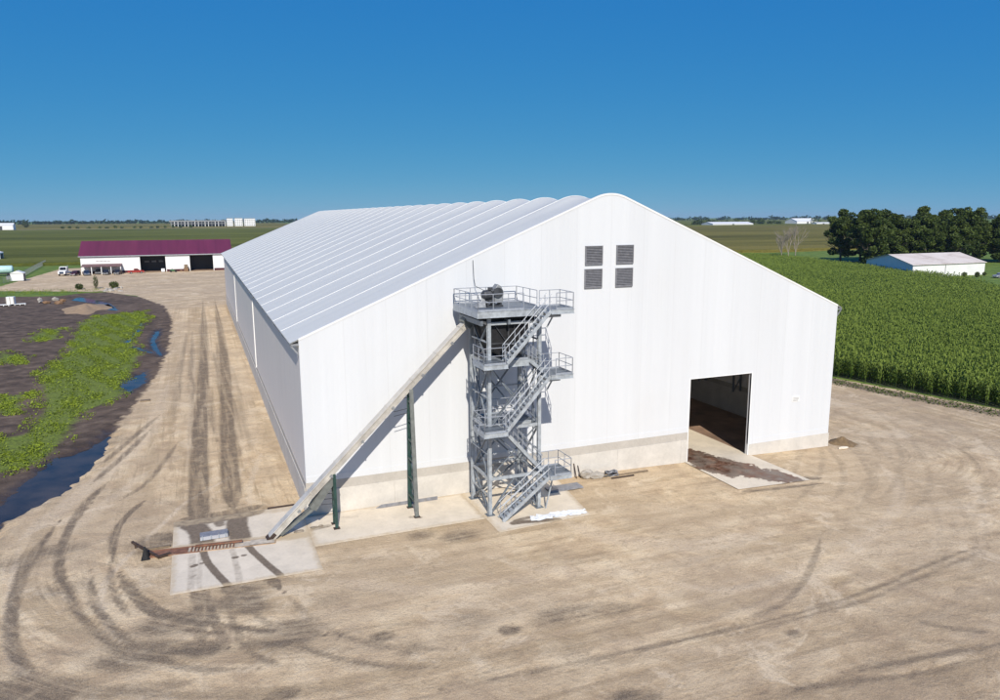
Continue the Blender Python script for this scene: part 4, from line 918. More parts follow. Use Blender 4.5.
mb = MB(); mb.prism([(-1.55,.06),(-.75,.06),(-.8,.34),(-1.45,.28)], 'x', -6.75, -5.1); mb.build('lid_box', M['steel_blue'], lid, bevel=.03)
mb = MB()
for x in (-6.6,-6.1,-5.65,-5.25): mb.bar((x,-1.58,.1),(x,-1.44,.32),.06)
mb.build('rib', M['galv_dark'], lid)
ar = thing('fold_out_arm', (-9.8,-1.8,.0), 'long dark steel arm lying on gravel left of the pit', 'steel arm')
mb = MB(); mb.bar((-10.6,-.6,.30),(-9.0,-3.1,.12),.13,.13); mb.build('arm', M['dark_rust'], ar)
mb = MB(); mb.bar((-9.0,-3.0,.1),(-8.4,-2.75,.1),.16); mb.bar((-10.4,-.9,0),(-10.4,-.9,.35),.12); mb.build('bracket', M['dark_rust'], ar)
co = thing('bucket_cone', (-9.75,-2.75,0), 'small black cone standing beside the steel arm', 'cone')
lathe((-9.75,-2.75,.0),(-9.75,-2.75,.75),[(0,.24),(.1,.22),(1,.05)],10).build('cone_body', M['rubber'], co)
mb = MB(); mb.box((-9.99,-2.99,.0),(-9.51,-2.51,.04)); mb.build('cone_base', M['rubber'], co)
mb = MB(); mb.box((-9.9,-1.55,.0),(-8.45,-1.35,.1)); tag(mb.build('timber', M['wood']), 'pale timber lying beside the rusty pit frame', 'timber')
mb = MB(); mb.box((-2.4,2.2,.02),(-.6,2.38,.12)); tag(mb.build('timber', M['dark_rust']), 'dark timber lying on gravel near the building corner', 'timber')
for k, (x, y, a) in enumerate([(-.9,-2.45,.35),(.1,-2.2,.25),(.55,-2.1,.18)]):
    tag(rock('dirt_clod', (x,y,.09), (a,a*.5,.07), M['damp'], 30+k), ['largest flat brown dirt clod under the conveyor foot','middle flat brown dirt clod under the conveyor foot','smallest brown dirt clod near the short conveyor support'][k], 'dirt clod')

# ------------------------------------------------------------------ vegetation makers
def leaf_cloud(name, C, size, m, tone, seed, flat=.0, squash=1.0):
    """two crossed bent leaves at every centre"""
    r = np.random.default_rng(seed); n = len(C)
    th = r.uniform(0, 6.283, n); el = r.uniform(-.9, 1.2, n)*(1-flat)+flat*r.uniform(-.3,.3,n)
    d = np.stack([np.cos(th)*np.cos(el), np.sin(th)*np.cos(el), np.sin(el)], 1)
    s = np.cross(d, r.normal(0,1,(n,3))); s /= np.linalg.norm(s, axis=1)[:,None]+1e-6
    u = np.cross(d, s); sz = (size if np.ndim(size) else np.full(n, size))*r.uniform(.7,1.3,n); sz = sz[:,None]
    d[:,2] *= squash
    w_ = .42
    a = C - d*sz*.5; b = C + s*sz*w_ + u*sz*.12; c = C + d*sz*.5 - u*sz*.1; e = C - s*sz*w_ + u*sz*.12
    V = np.stack([a,b,c,e], 1).reshape(-1,3); F = np.arange(4*n).reshape(-1,4)
    return np_mesh(name, V, F, m, dict(tone=np.repeat(tone, 4)))
def branches(mb, p, d, ln, r, depth, rn, tips, spread=.6, minr=.03):
    q = p + d*ln; mb.tube(p, q, r, 7 if r > .15 else 5, r*.68); 
    if depth == 0: tips.append(q); return
    for k in range(rn.choice((2,3,3))):
        nd = (d + Vector((rn.gauss(0,spread), rn.gauss(0,spread), rn.gauss(.12,spread*.5)))).normalized()
        branches(mb, p.lerp(q, rn.uniform(.6,1)), nd, ln*rn.uniform(.6,.85), max(minr, r*.62), depth-1, rn, tips, spread, minr)
def make_tree(x, y, h, rad, seed, label, group, dens=1.0, m='tree', z=None):
    z = -.75 if z is None else z
    t_ = thing('tree', (x,y,z), label, 'tree', group)
    rn = random.Random(seed); r = np.random.default_rng(seed); mb = MB(); tips = []
    base = Vector((x,y,z-.2)); mb.tube(base, base+Vector((0,0,h*.22)), h*.024, 9, h*.018)
    for k in range(5):
        a = k*1.26+rn.uniform(-.3,.3); branches(mb, base+Vector((0,0,h*rn.uniform(.14,.24))), Vector((math.cos(a)*.7,math.sin(a)*.7,.8)).normalized(), h*.2, h*.011, 2, rn, tips)
    mb.build('trunk', M['bark'], t_)
    # clumps of foliage through an uneven ellipsoid volume
    nc = int(84*dens); cen = []; 
    while len(cen) < nc:
        p = r.uniform(-1,1,3); q = np.linalg.norm(p)
        if .2 < q < .88 and r.random() < .35+.65*q: cen.append(p)
    cen = np.array(cen)*np.array([rad*1.08, rad*1.08, h*.52]) + np.array([x, y, z+h*.51])
    cr_ = r.uniform(.16,.32,nc)*rad; C = []; T = []; 
    for c, q in zip(cen, cr_):
        k = int(135*dens*(q/(.2*rad))**1.4)+10; v = r.normal(0,1,(k,3)); v /= np.linalg.norm(v,axis=1)[:,None]; v *= r.uniform(.55,1.05,(k,1))
        C.append(c + v*q*np.array([1.15,1.15,.8])); T.append(np.clip(r.normal(.42,.2)+r.normal(0,.13,k), 0, 1))
    C = np.concatenate(C); T = np.concatenate(T); keep = C[:,2] > z+.6; C = C[keep]; T = T[keep]
    cr2 = leaf_cloud('crown', C - np.array([x,y,z]), .05*h*.5+.2, M[m], T, seed+7); cr2.parent = t_
    return t_
def make_bush(x, y, h, rad, seed, label, group, z, m='bush'):
    t_ = thing('bush', (x,y,z), label, 'bush', group); r = np.random.default_rng(seed); n = 420
    v = r.normal(0,1,(n,3)); v /= np.linalg.norm(v,axis=1)[:,None]; v *= r.uniform(.3,1.05,(n,1))**.6; C = v*np.array([rad,rad,h*.5])+np.array([0,0,h*.5])
    f = leaf_cloud('foliage', C, .22*rad+.08, M[m], np.clip(r.normal(.45,.25,n),0,1), seed); f.parent = t_
    mb = MB(); mb.tube((x,y,z-.1),(x,y,z+h*.6),.06*rad+.02,6); 
    for k in range(4): mb.tube((x,y,z+h*.2),(x+rad*.6*math.cos(k*1.6),y+rad*.6*math.sin(k*1.6),z+h*.7),.03,5)
    mb.build('stem', M['bark'], t_); return t_

# ------------------------------------------------------------------ weeds on the damp ground
wx, wy, wh, wt = [], [], [], []
r = np.random.default_rng(21)
from_poly = []
for qi, q in enumerate(WEED):
    P = np.array(q); lo, hi = P.min(0)-1, P.max(0)+1; area = (hi-lo).prod(); n = int(area*(44 if qi != 2 else 6))
    X = r.uniform(lo[0],hi[0],n); Y = r.uniform(lo[1],hi[1],n); d = signed(q, X, Y)
    lump = np.sin(X*.9+1.3*np.sin(Y*.35))*np.sin(Y*.31+1.7*np.sin(X*.6))+.5*np.sin(X*2.1+Y*.7)+r.normal(0,.5,n)
    k = (d > -1.5) & (r.random(n) < 1/(1+np.exp(-(lump - .85 + .14*np.clip(d, -3, 5))*3.2))); wx.append(X[k]); wy.append(Y[k]); wt.append(np.clip(.45+.25*lump[k]+r.normal(0,.15,k.sum()),0,1))
X = np.concatenate(wx); Y = np.concatenate(wy); T = np.concatenate(wt)
ZZ = GZ[np.clip(np.searchsorted(gy, Y),0,ny-1), np.clip(np.searchsorted(gx, X),0,nx-1)]
C = []; TT = []
for j in range(3):
    C.append(np.stack([X+r.normal(0,.13,len(X)), Y+r.normal(0,.13,len(X)), ZZ+r.uniform(.02,.17,len(X))],1)); TT.append(np.clip(T+r.normal(0,.1,len(X)),0,1))
tag(leaf_cloud('weeds', np.concatenate(C), r.choice([.10,.13,.18,.26], 3*len(X), p=[.3,.4,.22,.08]), M['weed'], np.concatenate(TT), 5, flat=.35), 'bright green weeds spreading over damp brown ground', 'weeds', kind='stuff')
# verge weeds between gravel and corn
n = 5200; Y = r.uniform(-40,75,n); X = 68.5+(20-Y)*.217 - r.uniform(.2,3.0,n)**1.0
C = np.stack([X, Y, gz(X)+r.uniform(.03,.45,n)*r.uniform(.2,1,n)],1)
tag(leaf_cloud('verge_grass', C, .2, M['bush'], r.uniform(.3,1,n), 6), 'low weedy verge between gravel yard and corn', 'grass', kind='stuff')

# ------------------------------------------------------------------ corn
def corn_template(seed):
    r = np.random.default_rng(seed); V = []; F = []; T = []
    def q(pts, tone):
        n = len(V); V.extend(pts); F.append((n,n+1,n+2,n+3)); T.extend(tone)
    H = 2.3
    for a in (0, 1.57):
        c, s = math.cos(a)*.02, math.sin(a)*.02; q([(-c,-s,0),(c,s,0),(c,s,H),(-c,-s,H)], [.15,.15,.5,.5])
    for k in range(8):
        a = (k % 2)*math.pi + r.normal(0,.5); z = .35+k*.23; ln = r.uniform(.42,.68); wd = .042
        c, s = math.cos(a), math.sin(a); P = lambda t, h, w_: [(c*t - s*w_, s*t + c*w_, h), (c*t + s*w_, s*t - c*w_, h)]
        a0 = P(.0,z,wd*.8); a1 = P(ln*.42,z+.42,wd*1.1); a2 = P(ln,z+.26,.012)
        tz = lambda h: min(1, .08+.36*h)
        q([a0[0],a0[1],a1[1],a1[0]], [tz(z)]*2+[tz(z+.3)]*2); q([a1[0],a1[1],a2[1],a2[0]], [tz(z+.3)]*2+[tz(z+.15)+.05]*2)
    for k in range(2):
        a = r.uniform(0,6.28); c, s = math.cos(a)*.10, math.sin(a)*.10; q([(-c*.3,-s*.3,H-.05),(c*.3,s*.3,H-.05),(c*1.2,s*1.2,H+.25),(-c,-s,H+.28)], [.9,.9,1,1])
    return np.array(V), np.array(F), np.array(T)
TEMPL = [corn_template(s) for s in range(5)]
CORN = [(70.3,20),(68.6,26),(68.6,330),(188,330),(255,232),(228,160),(213,112),(203,98),(188,80),(165,58),(120,20),(96,-30),(82,-30),(77.5,-20)]
def corn_rows(dx, dy):
    a = math.atan2(-.217, 1); ca, sa = math.cos(a), math.sin(a)
    u = np.arange(-120, 260, dx); v = np.arange(-80, 420, dy); U, Vv = np.meshgrid(u, v); U = U.ravel() + r.normal(0,.05,U.size); Vv = Vv.ravel() + r.normal(0,.07,Vv.size)
    return 70.3 + U*ca + Vv*(-sa)*-1*-1, 20 + U*sa*-1*-1 + Vv*ca
def place(X, Y, sc, wsc):
    Vs, Fs, Ts = [], [], []; off = 0; which = r.integers(0, 5, len(X)); th = r.uniform(0, 6.283, len(X))
    lowf = .5+.5*np.sin(X*.11+Y*.05+1.5*np.sin(Y*.09))*np.sin(Y*.07-X*.04)
    for k in range(5):
        i = np.where(which == k)[0]; TV, TF, TT = TEMPL[k]; c, s = np.cos(th[i])[:,None], np.sin(th[i])[:,None]; h = (sc*r.normal(1,.11,len(i))*(.94+.12*lowf[i]))[:,None]
        x = (TV[:,0]*c - TV[:,1]*s)*wsc + X[i][:,None]; y = (TV[:,0]*s + TV[:,1]*c)*wsc + Y[i][:,None]; z = TV[:,2]*h + gz(X[i])[:,None]
        Vs.append(np.stack([x,y,z],-1).reshape(-1,3)); nv = len(TV)
        Fs.append((TF[None]+ (np.arange(len(i))*nv)[:,None,None]).reshape(-1,4)+off); off += nv*len(i)
        Ts.append(np.clip(TT[None] + r.normal(0,.17,(len(i),1)) + .22*(lowf[i][:,None]-.5), 0, 1).ravel())
    return np.concatenate(Vs), np.concatenate(Fs), np.concatenate(Ts)
def sel(X, Y, dlo, dhi):
    cx, cy = X+5.67, Y+48.53; D = np.hypot(cx, cy); s = cx/np.maximum(cy,1e-3)
    return inside(CORN, X, Y) & (cy > 0) & (D > dlo) & (D < dhi) & ((s < 1.72) & ((s > .98) | ((s > .72) & (D > 170))) if dlo != 60 else (s > .4) & ~((s < 1.72) & ((s > .98) | ((s > .72) & (D > 170)))))
parts_ = []
off = 0; VV, FF, TT = [], [], []
for dx_, dy_, lo, hi, ws in ((.76,.24,0,140,1.0),(.76,.42,140,200,1.15),(1.05,.75,200,420,1.5),(1.5,.8,60,420,1.7)):
    X, Y = corn_rows(dx_, dy_); k = sel(X, Y, lo, hi); v_, f_, t__ = place(X[k], Y[k], 1.0, ws); VV.append(v_); FF.append(f_+off); TT.append(t__); off += len(v_)
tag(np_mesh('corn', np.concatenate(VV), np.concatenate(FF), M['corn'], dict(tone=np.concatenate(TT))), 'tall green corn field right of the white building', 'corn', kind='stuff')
soilm = mat('corn_soil', (.028,.040,.014), .95, 0, .4, .6)
tag(sheet('corn_field_soil', CORN, lambda x, y: -.73, soilm), kind='structure')
fm_can = field_mat('corn_canopy', (.030,.060,.014), (.045,.080,.020), (.065,.10,.026), .15, .15)
tag(sheet('far_corn_field', [(70,150),(150,128),(176,112),(206,150),(250,230),(190,325),(70,325)], .75, fm_can, 1.2), kind='structure')

# ------------------------------------------------------------------ maroon roofed machine shed far behind
mr = thing('machine_shed', (-18,268,0), 'long white machine shed with maroon roof and two dark doorways', 'shed')
x0, x1, y0, y1, he, hr = -45.2, 6.5, 260., 284., 6.55, 11.6
mb = MB(); ds = [(-25.6,-16.9),(-8.4,-.1)]
mb.box((x0,y0,.9),(ds[0][0],y0+.2,he)); mb.box((ds[0][1],y0,.9),(ds[1][0],y0+.2,he)); mb.box((ds[1][1],y0,.9),(x1,y0+.2,he))
for a, b in ds: mb.box((a,y0,he-.35),(b,y0+.2,he))
mb.box((x0,y1-.2,.9),(x1,y1,he)); ym = (y0+y1)/2
for x in (x0, x1-.2): mb.prism([(y0+.2,.9),(y1-.2,.9),(y1-.2,he),(ym,hr-.3),(y0+.2,he)], 'x', x, x+.2)
mb.build('wall', M['barn_white'], mr)
for a, b in ((x0,ds[0][0]),(ds[0][1],ds[1][0]),(ds[1][1],x1)): mb = MB(); mb.box((a-.02,y0-.04,-.05),(b+.02,y0+.16,.899)); mb.build('wainscot', M['maroon_paint'], mr)
mb = MB(); e = .6
for s, ya in ((1,y0-e),(-1,y1+e)):
    zl = he-.12; mb.add([(x0-e,ya,zl),(x1+e,ya,zl),(x1+e,ym,hr),(x0-e,ym,hr),(x0-e,ya,zl-.12),(x1+e,ya,zl-.12),(x1+e,ym,hr-.12),(x0-e,ym,hr-.12)],[(0,1,2,3),(7,6,5,4),(0,4,5,1),(1,5,6,2),(2,6,7,3),(3,7,4,0)])
mb.build('roof', M['red_roof'], mr)
mb = MB(); mb.box((x0-e,y0-e-.12,he-.35),(x1+e,y0-e-.01,he-.1)); mb.build('gutter', M['galv'], mr)
for a, b in ds:
    mb = MB(); mb.box((a-.25,y0-.06,.0),(a,y0+.25,he-.3)); mb.box((b,y0-.06,.0),(b+.25,y0+.25,he-.3)); mb.box((a-.25,y0-.06,he-.55),(b+.25,y0+.25,he-.3)); mb.build('door_frame', M['barn_white'], mr)
    # doors slid up: dark panelled interior a few metres back
    mb = MB(); mb.box((a-1.5,y0+9,0),(b+1.5,y0+9.2,he)); dk = mb.build('inner_wall', M['machine'], mr)
mb = MB(); mb.box((x0+.2,y0+.3,.0),(x1-.2,y1-.3,.03)); mb.build('shed_floor', M['floor'], mr)
mb = MB(); 
for k, a in enumerate(np.arange(-40.1,-35.9,.42)): mb.box((a,y0-.03,4.42),(a+.34-.08*(k % 3),y0-.002,4.62))
mb.build('name_lettering', M['maroon_paint'], mr)
for a in (-24.6,-22.1,-19.6):
    mb = MB(); mb.box((a,y0+8.9,3.2),(a+1.6,y0+8.99,3.9)); mb.build('inner_window', M['machine_light'], mr)
cpx0, cpx1 = -44.6, -31.7
cp = thing('carport', (-38,257,0), 'maroon roofed lean-to carport on white posts before the shed', 'carport')
mb = MB(); mb.add([(cpx0,254.6,2.95),(cpx1,254.6,2.95),(cpx1,259.9,3.55),(cpx0,259.9,3.55),(cpx0,254.6,2.8),(cpx1,254.6,2.8),(cpx1,259.9,3.4),(cpx0,259.9,3.4)],[(0,1,2,3),(7,6,5,4),(0,4,5,1),(1,5,6,2),(2,6,7,3),(3,7,4,0)]); mb.build('roof', mat('brown_carport_roof', (.15,.07,.07), .6, 0, .25, .6), cp)
for x in np.linspace(cpx0+.15, cpx1-.15, 5): mb = MB(); mb.box((x-.13,254.75,0),(x+.13,255.0,2.85)); mb.build('post', M['barn_white'], cp)
# vehicles in front
def wheel(parent, x, y, r_, wd):
    o = lathe((x,y-wd/2,r_),(x,y+wd/2,r_),[(0,r_*.55),(0,r_*.96),(.15,r_),(.85,r_),(1,r_*.96),(1,r_*.55)],16).build('wheel', M['rubber'], parent, local=True)
    lathe((x,y-wd/2-.01,r_),(x,y+wd/2+.01,r_),[(0,r_*.1),(0,r_*.56),(1,r_*.56),(1,r_*.1)],12).build('rim', M['silver_paint'], o, local=True)
def make_car(kind, paint, loc, rz, label, group):
    c = thing({'pickup':'pickup_truck','suv':'parked_car','car':'parked_car'}[kind], loc, label, 'pickup' if kind == 'pickup' else 'car', group, rz)
    w_ = .95; L_ = 5.6 if kind == 'pickup' else 4.7
    # side outline, front at +x
    if kind == 'pickup': ol = [(-2.8,.45),(-2.8,1.15),(-.55,1.2),(.0,1.22),(1.35,1.2),(2.65,1.02),(2.8,.85),(2.8,.45)]; gh = [(-.75,1.18),(-.55,1.78),(.55,1.82),(1.35,1.18)]
    elif kind == 'suv': ol = [(-2.35,.4),(-2.35,1.1),(1.1,1.1),(2.25,.95),(2.4,.75),(2.4,.4)]; gh = [(-2.3,1.08),(-2.05,1.72),(.3,1.74),(1.15,1.08)]
    else: ol = [(-2.35,.38),(-2.35,.95),(-1.6,1.0),(1.0,.95),(2.2,.8),(2.35,.62),(2.35,.38)]; gh = [(-1.7,.98),(-1.0,1.42),(.2,1.44),(1.05,.94)]
    mb = MB(); mb.prism(ol, 'y', -w_, w_); mb.build('body', paint, c, local=True, bevel=.08)
    mb = MB(); mb.prism(gh, 'y', -w_*.88, w_*.88); mb.build('cabin', paint, c, local=True, bevel=.06)
    gm = [(sum(p[0] for p in gh)/4, sum(p[1] for p in gh)/4)]; sh = [(gm[0][0]+(x-gm[0][0])*.86, gm[0][1]+(z-gm[0][1])*.72) for x, z in gh]
    mb = MB(); mb.prism(sh, 'y', -w_*.885, w_*.885); mb.build('side_window', M['dark_glass'], c, local=True)
    a, b = gh[-2], gh[-1]; mb = MB(); mb.add([(a[0]+.03,-w_*.78,a[1]-.06),(a[0]+.03,w_*.78,a[1]-.06),(b[0]-.05,w_*.8,b[1]+.08),(b[0]-.05,-w_*.8,b[1]+.08)],[(0,1,2,3)]); mb.build('windscreen', M['dark_glass'], c, local=True)
    if kind == 'pickup':
        mb = MB(); mb.box((-2.72,-w_+.1,1.16),(-.85,w_-.1,1.215)); mb.build('cargo_bed', M['rubber'], c, local=True)
    xf = ol[-1][0]
    for s in (-1,1):
        mb = MB(); mb.box((xf-.06,s*.62-.2,.72),(xf+.015,s*.62+.2,.88)); mb.build('headlight', M['silver_paint'], c, local=True)
        for x in (-L_*.3, L_*.31): wheel(c, x, s*(w_-.1), .38, .26)
    mb = MB(); mb.box((xf-.02,-.9,.42),(xf+.08,.9,.6)); mb.build('bumper', M['silver_paint'], c, local=True)
    return c
G1 = 'vehicles parked by the maroon roofed shed'
make_car('suv', M['maroon_paint'], (-46.2,252.6,0), R(-105), 'dark maroon car parked between white truck and carport', G1)
make_car('pickup', M['blue_paint'], (-42.7,252.2,0), R(-80), 'dark blue pickup parked at left end of the carport', G1)
make_car('pickup', M['dark_paint'], (-36.3,253.2,0), R(-95), 'black pickup under the carport between its posts', G1)
make_car('suv', M['dark_paint'], (-32.6,252.4,0), R(-100), 'black and silver car at right end of the carport', G1)
make_car('pickup', M['red_paint'], (-26.9,254.5,0), R(8), 'red pickup parked beside the left shed doorway', G1)
make_car('suv', M['dark_paint'], (-39.4,257.0,0), R(-90), 'dark car deep in shade under the carport', G1)
tk = thing('truck', (-49.8,255.5,0), 'white truck with tall cab parked left of the carport', 'truck', G1, R(-100))
mb = MB(); mb.prism([(.0,.7),(.0,3.05),(.25,3.2),(1.5,3.15),(2.0,1.85),(3.5,1.7),(3.65,1.5),(3.65,.7)], 'y', -1.2, 1.2); mb.build('cab', M['barn_white'], tk, local=True, bevel=.08)
mb = MB(); mb.add([(1.56,-1.0,3.0),(1.56,1.0,3.0),(1.99,1.05,2.0),(1.99,-1.05,2.0)],[(0,1,2,3)]); mb.prism([(.5,2.0),(1.8,2.0),(1.5,2.85),(.5,2.85)],'y',-1.205,1.205); mb.build('cab_window', M['dark_glass'], tk, local=True)
mb = MB(); mb.box((3.4,-.7,.8),(3.68,.7,1.55)); mb.build('grille', M['blue_paint'], tk, local=True)
mb = MB(); mb.box((-4.5,-1.15,.9),(-.1,1.15,1.1)); mb.box((-4.5,-.4,.6),(0,.4,.9)); mb.build('flat_bed', M['silver_paint'], tk, local=True)
for x in (2.6,-2.6,-3.7):
    for s in (-1,1): wheel(tk, x, s*1.02, .5, .32)
mb = MB(); mb.tube((-.12,1.0,1.0),(-.12,1.0,3.6),.08); mb.build('exhaust_stack', M['silver_paint'], tk, local=True)
# things along the shed front
gm_ = thing('green_mower', (-14.4,256.5,0), 'small green machine parked between the two shed doorways', 'mower')
mb = MB(); mb.prism([(-15.6,.4),(-15.6,.9),(-14.6,1.0),(-14.2,.75),(-13.2,.7),(-13.1,.4)],'y',255.9,257.0); mb.build('body', M['green_paint'], gm_, bevel=.05)
mb = MB(); mb.box((-14.7,256.2,1.0),(-14.2,256.7,1.1)); mb.box((-14.8,256.2,1.0),(-14.7,256.7,1.6)); mb.build('seat', M['rubber'], gm_)
for x in (-15.2,-13.5):
    for y in (255.85,257.05): lathe((x,y-.1,.4),(x,y+.1,.4),[(0,.15),(0,.4),(1,.4),(1,.15)],12).build('wheel', M['rubber'], gm_)
def crate(x, y, z, s, h, m, label, name='wooden_crate', cat='crate'):
    c = thing(name, (x,y,z), label, cat); mb = MB(); mb.box((x-s/2,y-s/2,z),(x+s/2,y+s/2,z+h)); mb.build('box', m, c, bevel=.03)
    mb = MB()
    for k in (-.5,0,.5):
        mb.box((x+k*s*.9-.05,y-s/2-.03,z+.02),(x+k*s*.9+.05,y-s/2-.001,z+h-.02))
    mb.build('batten', M['wood'], c); return c
crate(-9.9,258.3,0,1.6,1.4,M['brown_box'],'brown crate on the ground left of the right shed doorway')
crate(-9.85,258.3,1.4,1.3,1.2,M['wood'],'grey brown crate stacked on the brown crate by shed')
crate(-11.6,258,0,.9,.6,M['brown_box'],'low brown box beside the stacked crates at the shed')
tkn = thing('white_tote', (-17.9,257.6,0), 'white plastic tote at the right edge of left shed doorway', 'tote')
mb = MB(); mb.box((-18.5,257.1,.15),(-17.3,258.2,1.35)); mb.build('tank', M['plastic_white'], tkn, bevel=.1)
mb = MB(); mb.box((-18.55,257.05,0),(-17.25,258.25,.15)); mb.build('pallet', M['wood'], tkn)
# left edge: small shed, tank trailer, fence, far objects
ws = thing('garden_shed', (-60,234,0), 'small white box shed standing at the gravel edge', 'shed')
mb = MB(); mb.box((-62,232.6,.2),(-58.4,236,2.6)); mb.build('wall', M['barn_white'], ws)
mb = MB(); mb.prism([(-62.2,2.6),(-58.2,2.6),(-60.2,3.4)],'y',232.4,236.2); mb.build('roof', M['barn_white'], ws)
mb = MB(); mb.box((-58.39,233.2,.2),(-58.3,235.2,2.3)); mb.build('door', M['machine'], ws)
tr = thing('tank_trailer', (-69.5,261.5,0), 'pale cyan tank trailer at the left edge of the gravel', 'trailer')
lathe((-75,261.5,2.3),(-66.6,261.5,2.3),[(0,.3),(0.02,1.2),(.05,1.4),(.95,1.4),(.98,1.2),(1,.3)],20).build('tank', M['cyan_paint'], tr, smooth=True)
mb = MB(); mb.box((-75,260.6,.7),(-66.6,262.4,.95)); mb.build('chassis', M['machine'], tr)
for x in (-73.6,-72.4,-68): 
    for y in (260.6,262.4): lathe((x,y-.15,.5),(x,y+.15,.5),[(0,.2),(0,.5),(1,.5),(1,.2)],12).build('wheel', M['rubber'], tr)
crate(-63.6,257,0,2.2,1.5,M['machine_light'],'pale grey metal bin beside the cyan tank trailer','metal_bin','bin')
crate(-61.2,246,0,1.5,1.0,M['machine'],'low dark grey bin by the chain link fence','metal_bin','bin')
crate(-64.3,243,0,1.8,1.1,M['machine_light'],'grey crate left of the low dark bin','metal_bin','bin')
fe = thing('chain_link_fence', (-63,270,0), 'grey chain link fence running back beside the left gravel', 'fence')
fp = [(-66,212),(-62.5,225),(-61.5,240),(-63,262),(-66,300),(-68.5,336)]
for a, b in zip(fp, fp[1:]):
    n = max(1, int(math.dist(a,b)/4))
    for k in range(n):
        x, y = a[0]+(b[0]-a[0])*k/n, a[1]+(b[1]-a[1])*k/n; mb = MB(); mb.tube((x,y,-.1),(x,y,2.0),.05,6); mb.build('post', M['galv_fence'], fe)
mb = MB()
for a, b in zip(fp, fp[1:]):
    for z in (.1,.5,.9,1.3,1.7,2.0): mb.tube((*a,z),(*b,z),.018 if z < 1.9 else .03,4)
    n = int(math.dist(a,b)/.5)
    for k in range(n):
        x, y = a[0]+(b[0]-a[0])*k/n, a[1]+(b[1]-a[1])*k/n; mb.bar((x,y,.1),(x,y,2.0),.02)
mb.build('wire_mesh', M['galv_fence'], fe)
sv = thing('small_white_shed', (-96,372,0), 'small white shed at left edge in the green field', 'shed')
mb = MB(); mb.box((-100,369,1.0),(-92.5,376,4.2)); mb.build('wall', M['barn_white'], sv)
mb = MB(); mb.prism([(-100.3,4.2),(-92.2,4.2),(-96.2,5.4)],'y',368.7,376.3); mb.build('roof', M['barn_white'], sv)
mb = MB(); mb.box((-92.49,370,1.2),(-92.4,375,3.6)); mb.build('door', M['machine'], sv)
# pallets and debris on the dark ground, sand heap, rubble and bushes at the gravel corner
tag(mound('sand_heap', -30.0, 141.5, 4.6, 11, 1.25, M['sandpile'], 12, -.3), 'tan sand heap on the dark damp ground', 'sand heap')
def pallet(x, y, z, rz, m, label):
    p = thing('pallet', (x,y,z), label, 'pallet', None, rz)
    mb = MB()
    for k in range(6): mb.box((-1.2,-.95+k*.33,.24),(1.2,-.72+k*.33,.30))
    mb.build('deck_boards', m, p, local=True)
    for k in (-1.05,0,1.05): mb = MB(); mb.box((k-.07,-.95,0),(k+.07,.93,.24)); mb.build('bearer', m, p, local=True)
for k, (x, y, z, a, lb) in enumerate([(-45.6,157,-.28,.2,'pale pallet lying on dark ground, the right one of three'),(-48.5,156.3,-.28,-.1,'pale pallet lying on dark ground, the middle one of three'),(-51.2,155.5,-.28,.05,'pale pallet lying on dark ground, leftmost at picture edge')]): pallet(x,y,z,a,M['white_paint'],lb)
crate(-47.4,157.2,.02,1.7,1.7,M['white_paint'],'white box standing on the pallets on dark ground','white_box','box')
for k in range(7):
    rr2 = random.Random(50+k); x, y = -43.5+rr2.uniform(0,6.5), 160+rr2.uniform(-5,6)
    tag(rock('scrap_lump', (x,y,-.05), (rr2.uniform(.5,1.3),rr2.uniform(.5,1.0),rr2.uniform(.3,.6)), M[rr2.choice(('wood','brown_box','rubble'))], 60+k, 1), 'brown scrap lump in the heap right of the pallets', 'scrap', 'scrap heap by the pallets')
for k in range(9):
    rr2 = random.Random(80+k); x, y = -28.2+rr2.uniform(-2.5,3.2), 186+rr2.uniform(-6,5)
    tag(rock('rubble_lump', (x,y,.1), (rr2.uniform(.4,1.0),rr2.uniform(.4,1.0),rr2.uniform(.3,.7)), M['rubble'], 90+k, 1), 'pale rubble lump on the gravel corner before the shed', 'rubble', 'rubble at the gravel corner')
make_bush(-37.5,192,1.7,1.1,1,'round dark bush, leftmost of three at the gravel edge','bushes at the gravel edge',0)
make_bush(-33.3,193,3.9,.7,2,'tall thin dark bush, middle of three at gravel edge','bushes at the gravel edge',0)
make_bush(-28.6,192,2.0,1.3,3,'wide dark bush, rightmost of three beside the rubble','bushes at the gravel edge',0)
mb = MB(); mb.box((-12.6,39.5,-.2),(-11.6,40.1,.12)); tag(mb.build('timber', M['wood']), 'short timber at the edge of the blue puddle', 'timber')

# ------------------------------------------------------------------ right hand side: barn, trees
ZB = -.75
br = thing('white_barn', (232,143,ZB), 'white metal barn with worn pale roof before dark trees', 'barn')
bp = [np.array(q, float) for q in ((214.6,128.4),(250.0,128.6),(262.8,158.6),(227.3,158.4))]  # front left, front right, back right, back left
he, hr = 4.35, 7.0
def B(i, z): return (bp[i][0], bp[i][1], z)
ml = (bp[0]+bp[3])/2; mrt = (bp[1]+bp[2])/2
mb = MB(); mb.quad(B(0,ZB-.3),B(1,ZB-.3),B(1,ZB+he),B(0,ZB+he)); mb.quad(B(2,ZB-.3),B(3,ZB-.3),B(3,ZB+he),B(2,ZB+he))
mb.poly([B(3,ZB-.3),B(0,ZB-.3),B(0,ZB+he),(ml[0],ml[1],ZB+hr),B(3,ZB+he)]); mb.poly([B(1,ZB-.3),B(2,ZB-.3),B(2,ZB+he),(mrt[0],mrt[1],ZB+hr),B(1,ZB+he)])
mb.build('wall', M['barn_white'], br)
def shift(p, q, d): v = (q-p)/np.linalg.norm(q-p); return p - v*d
mb = MB()
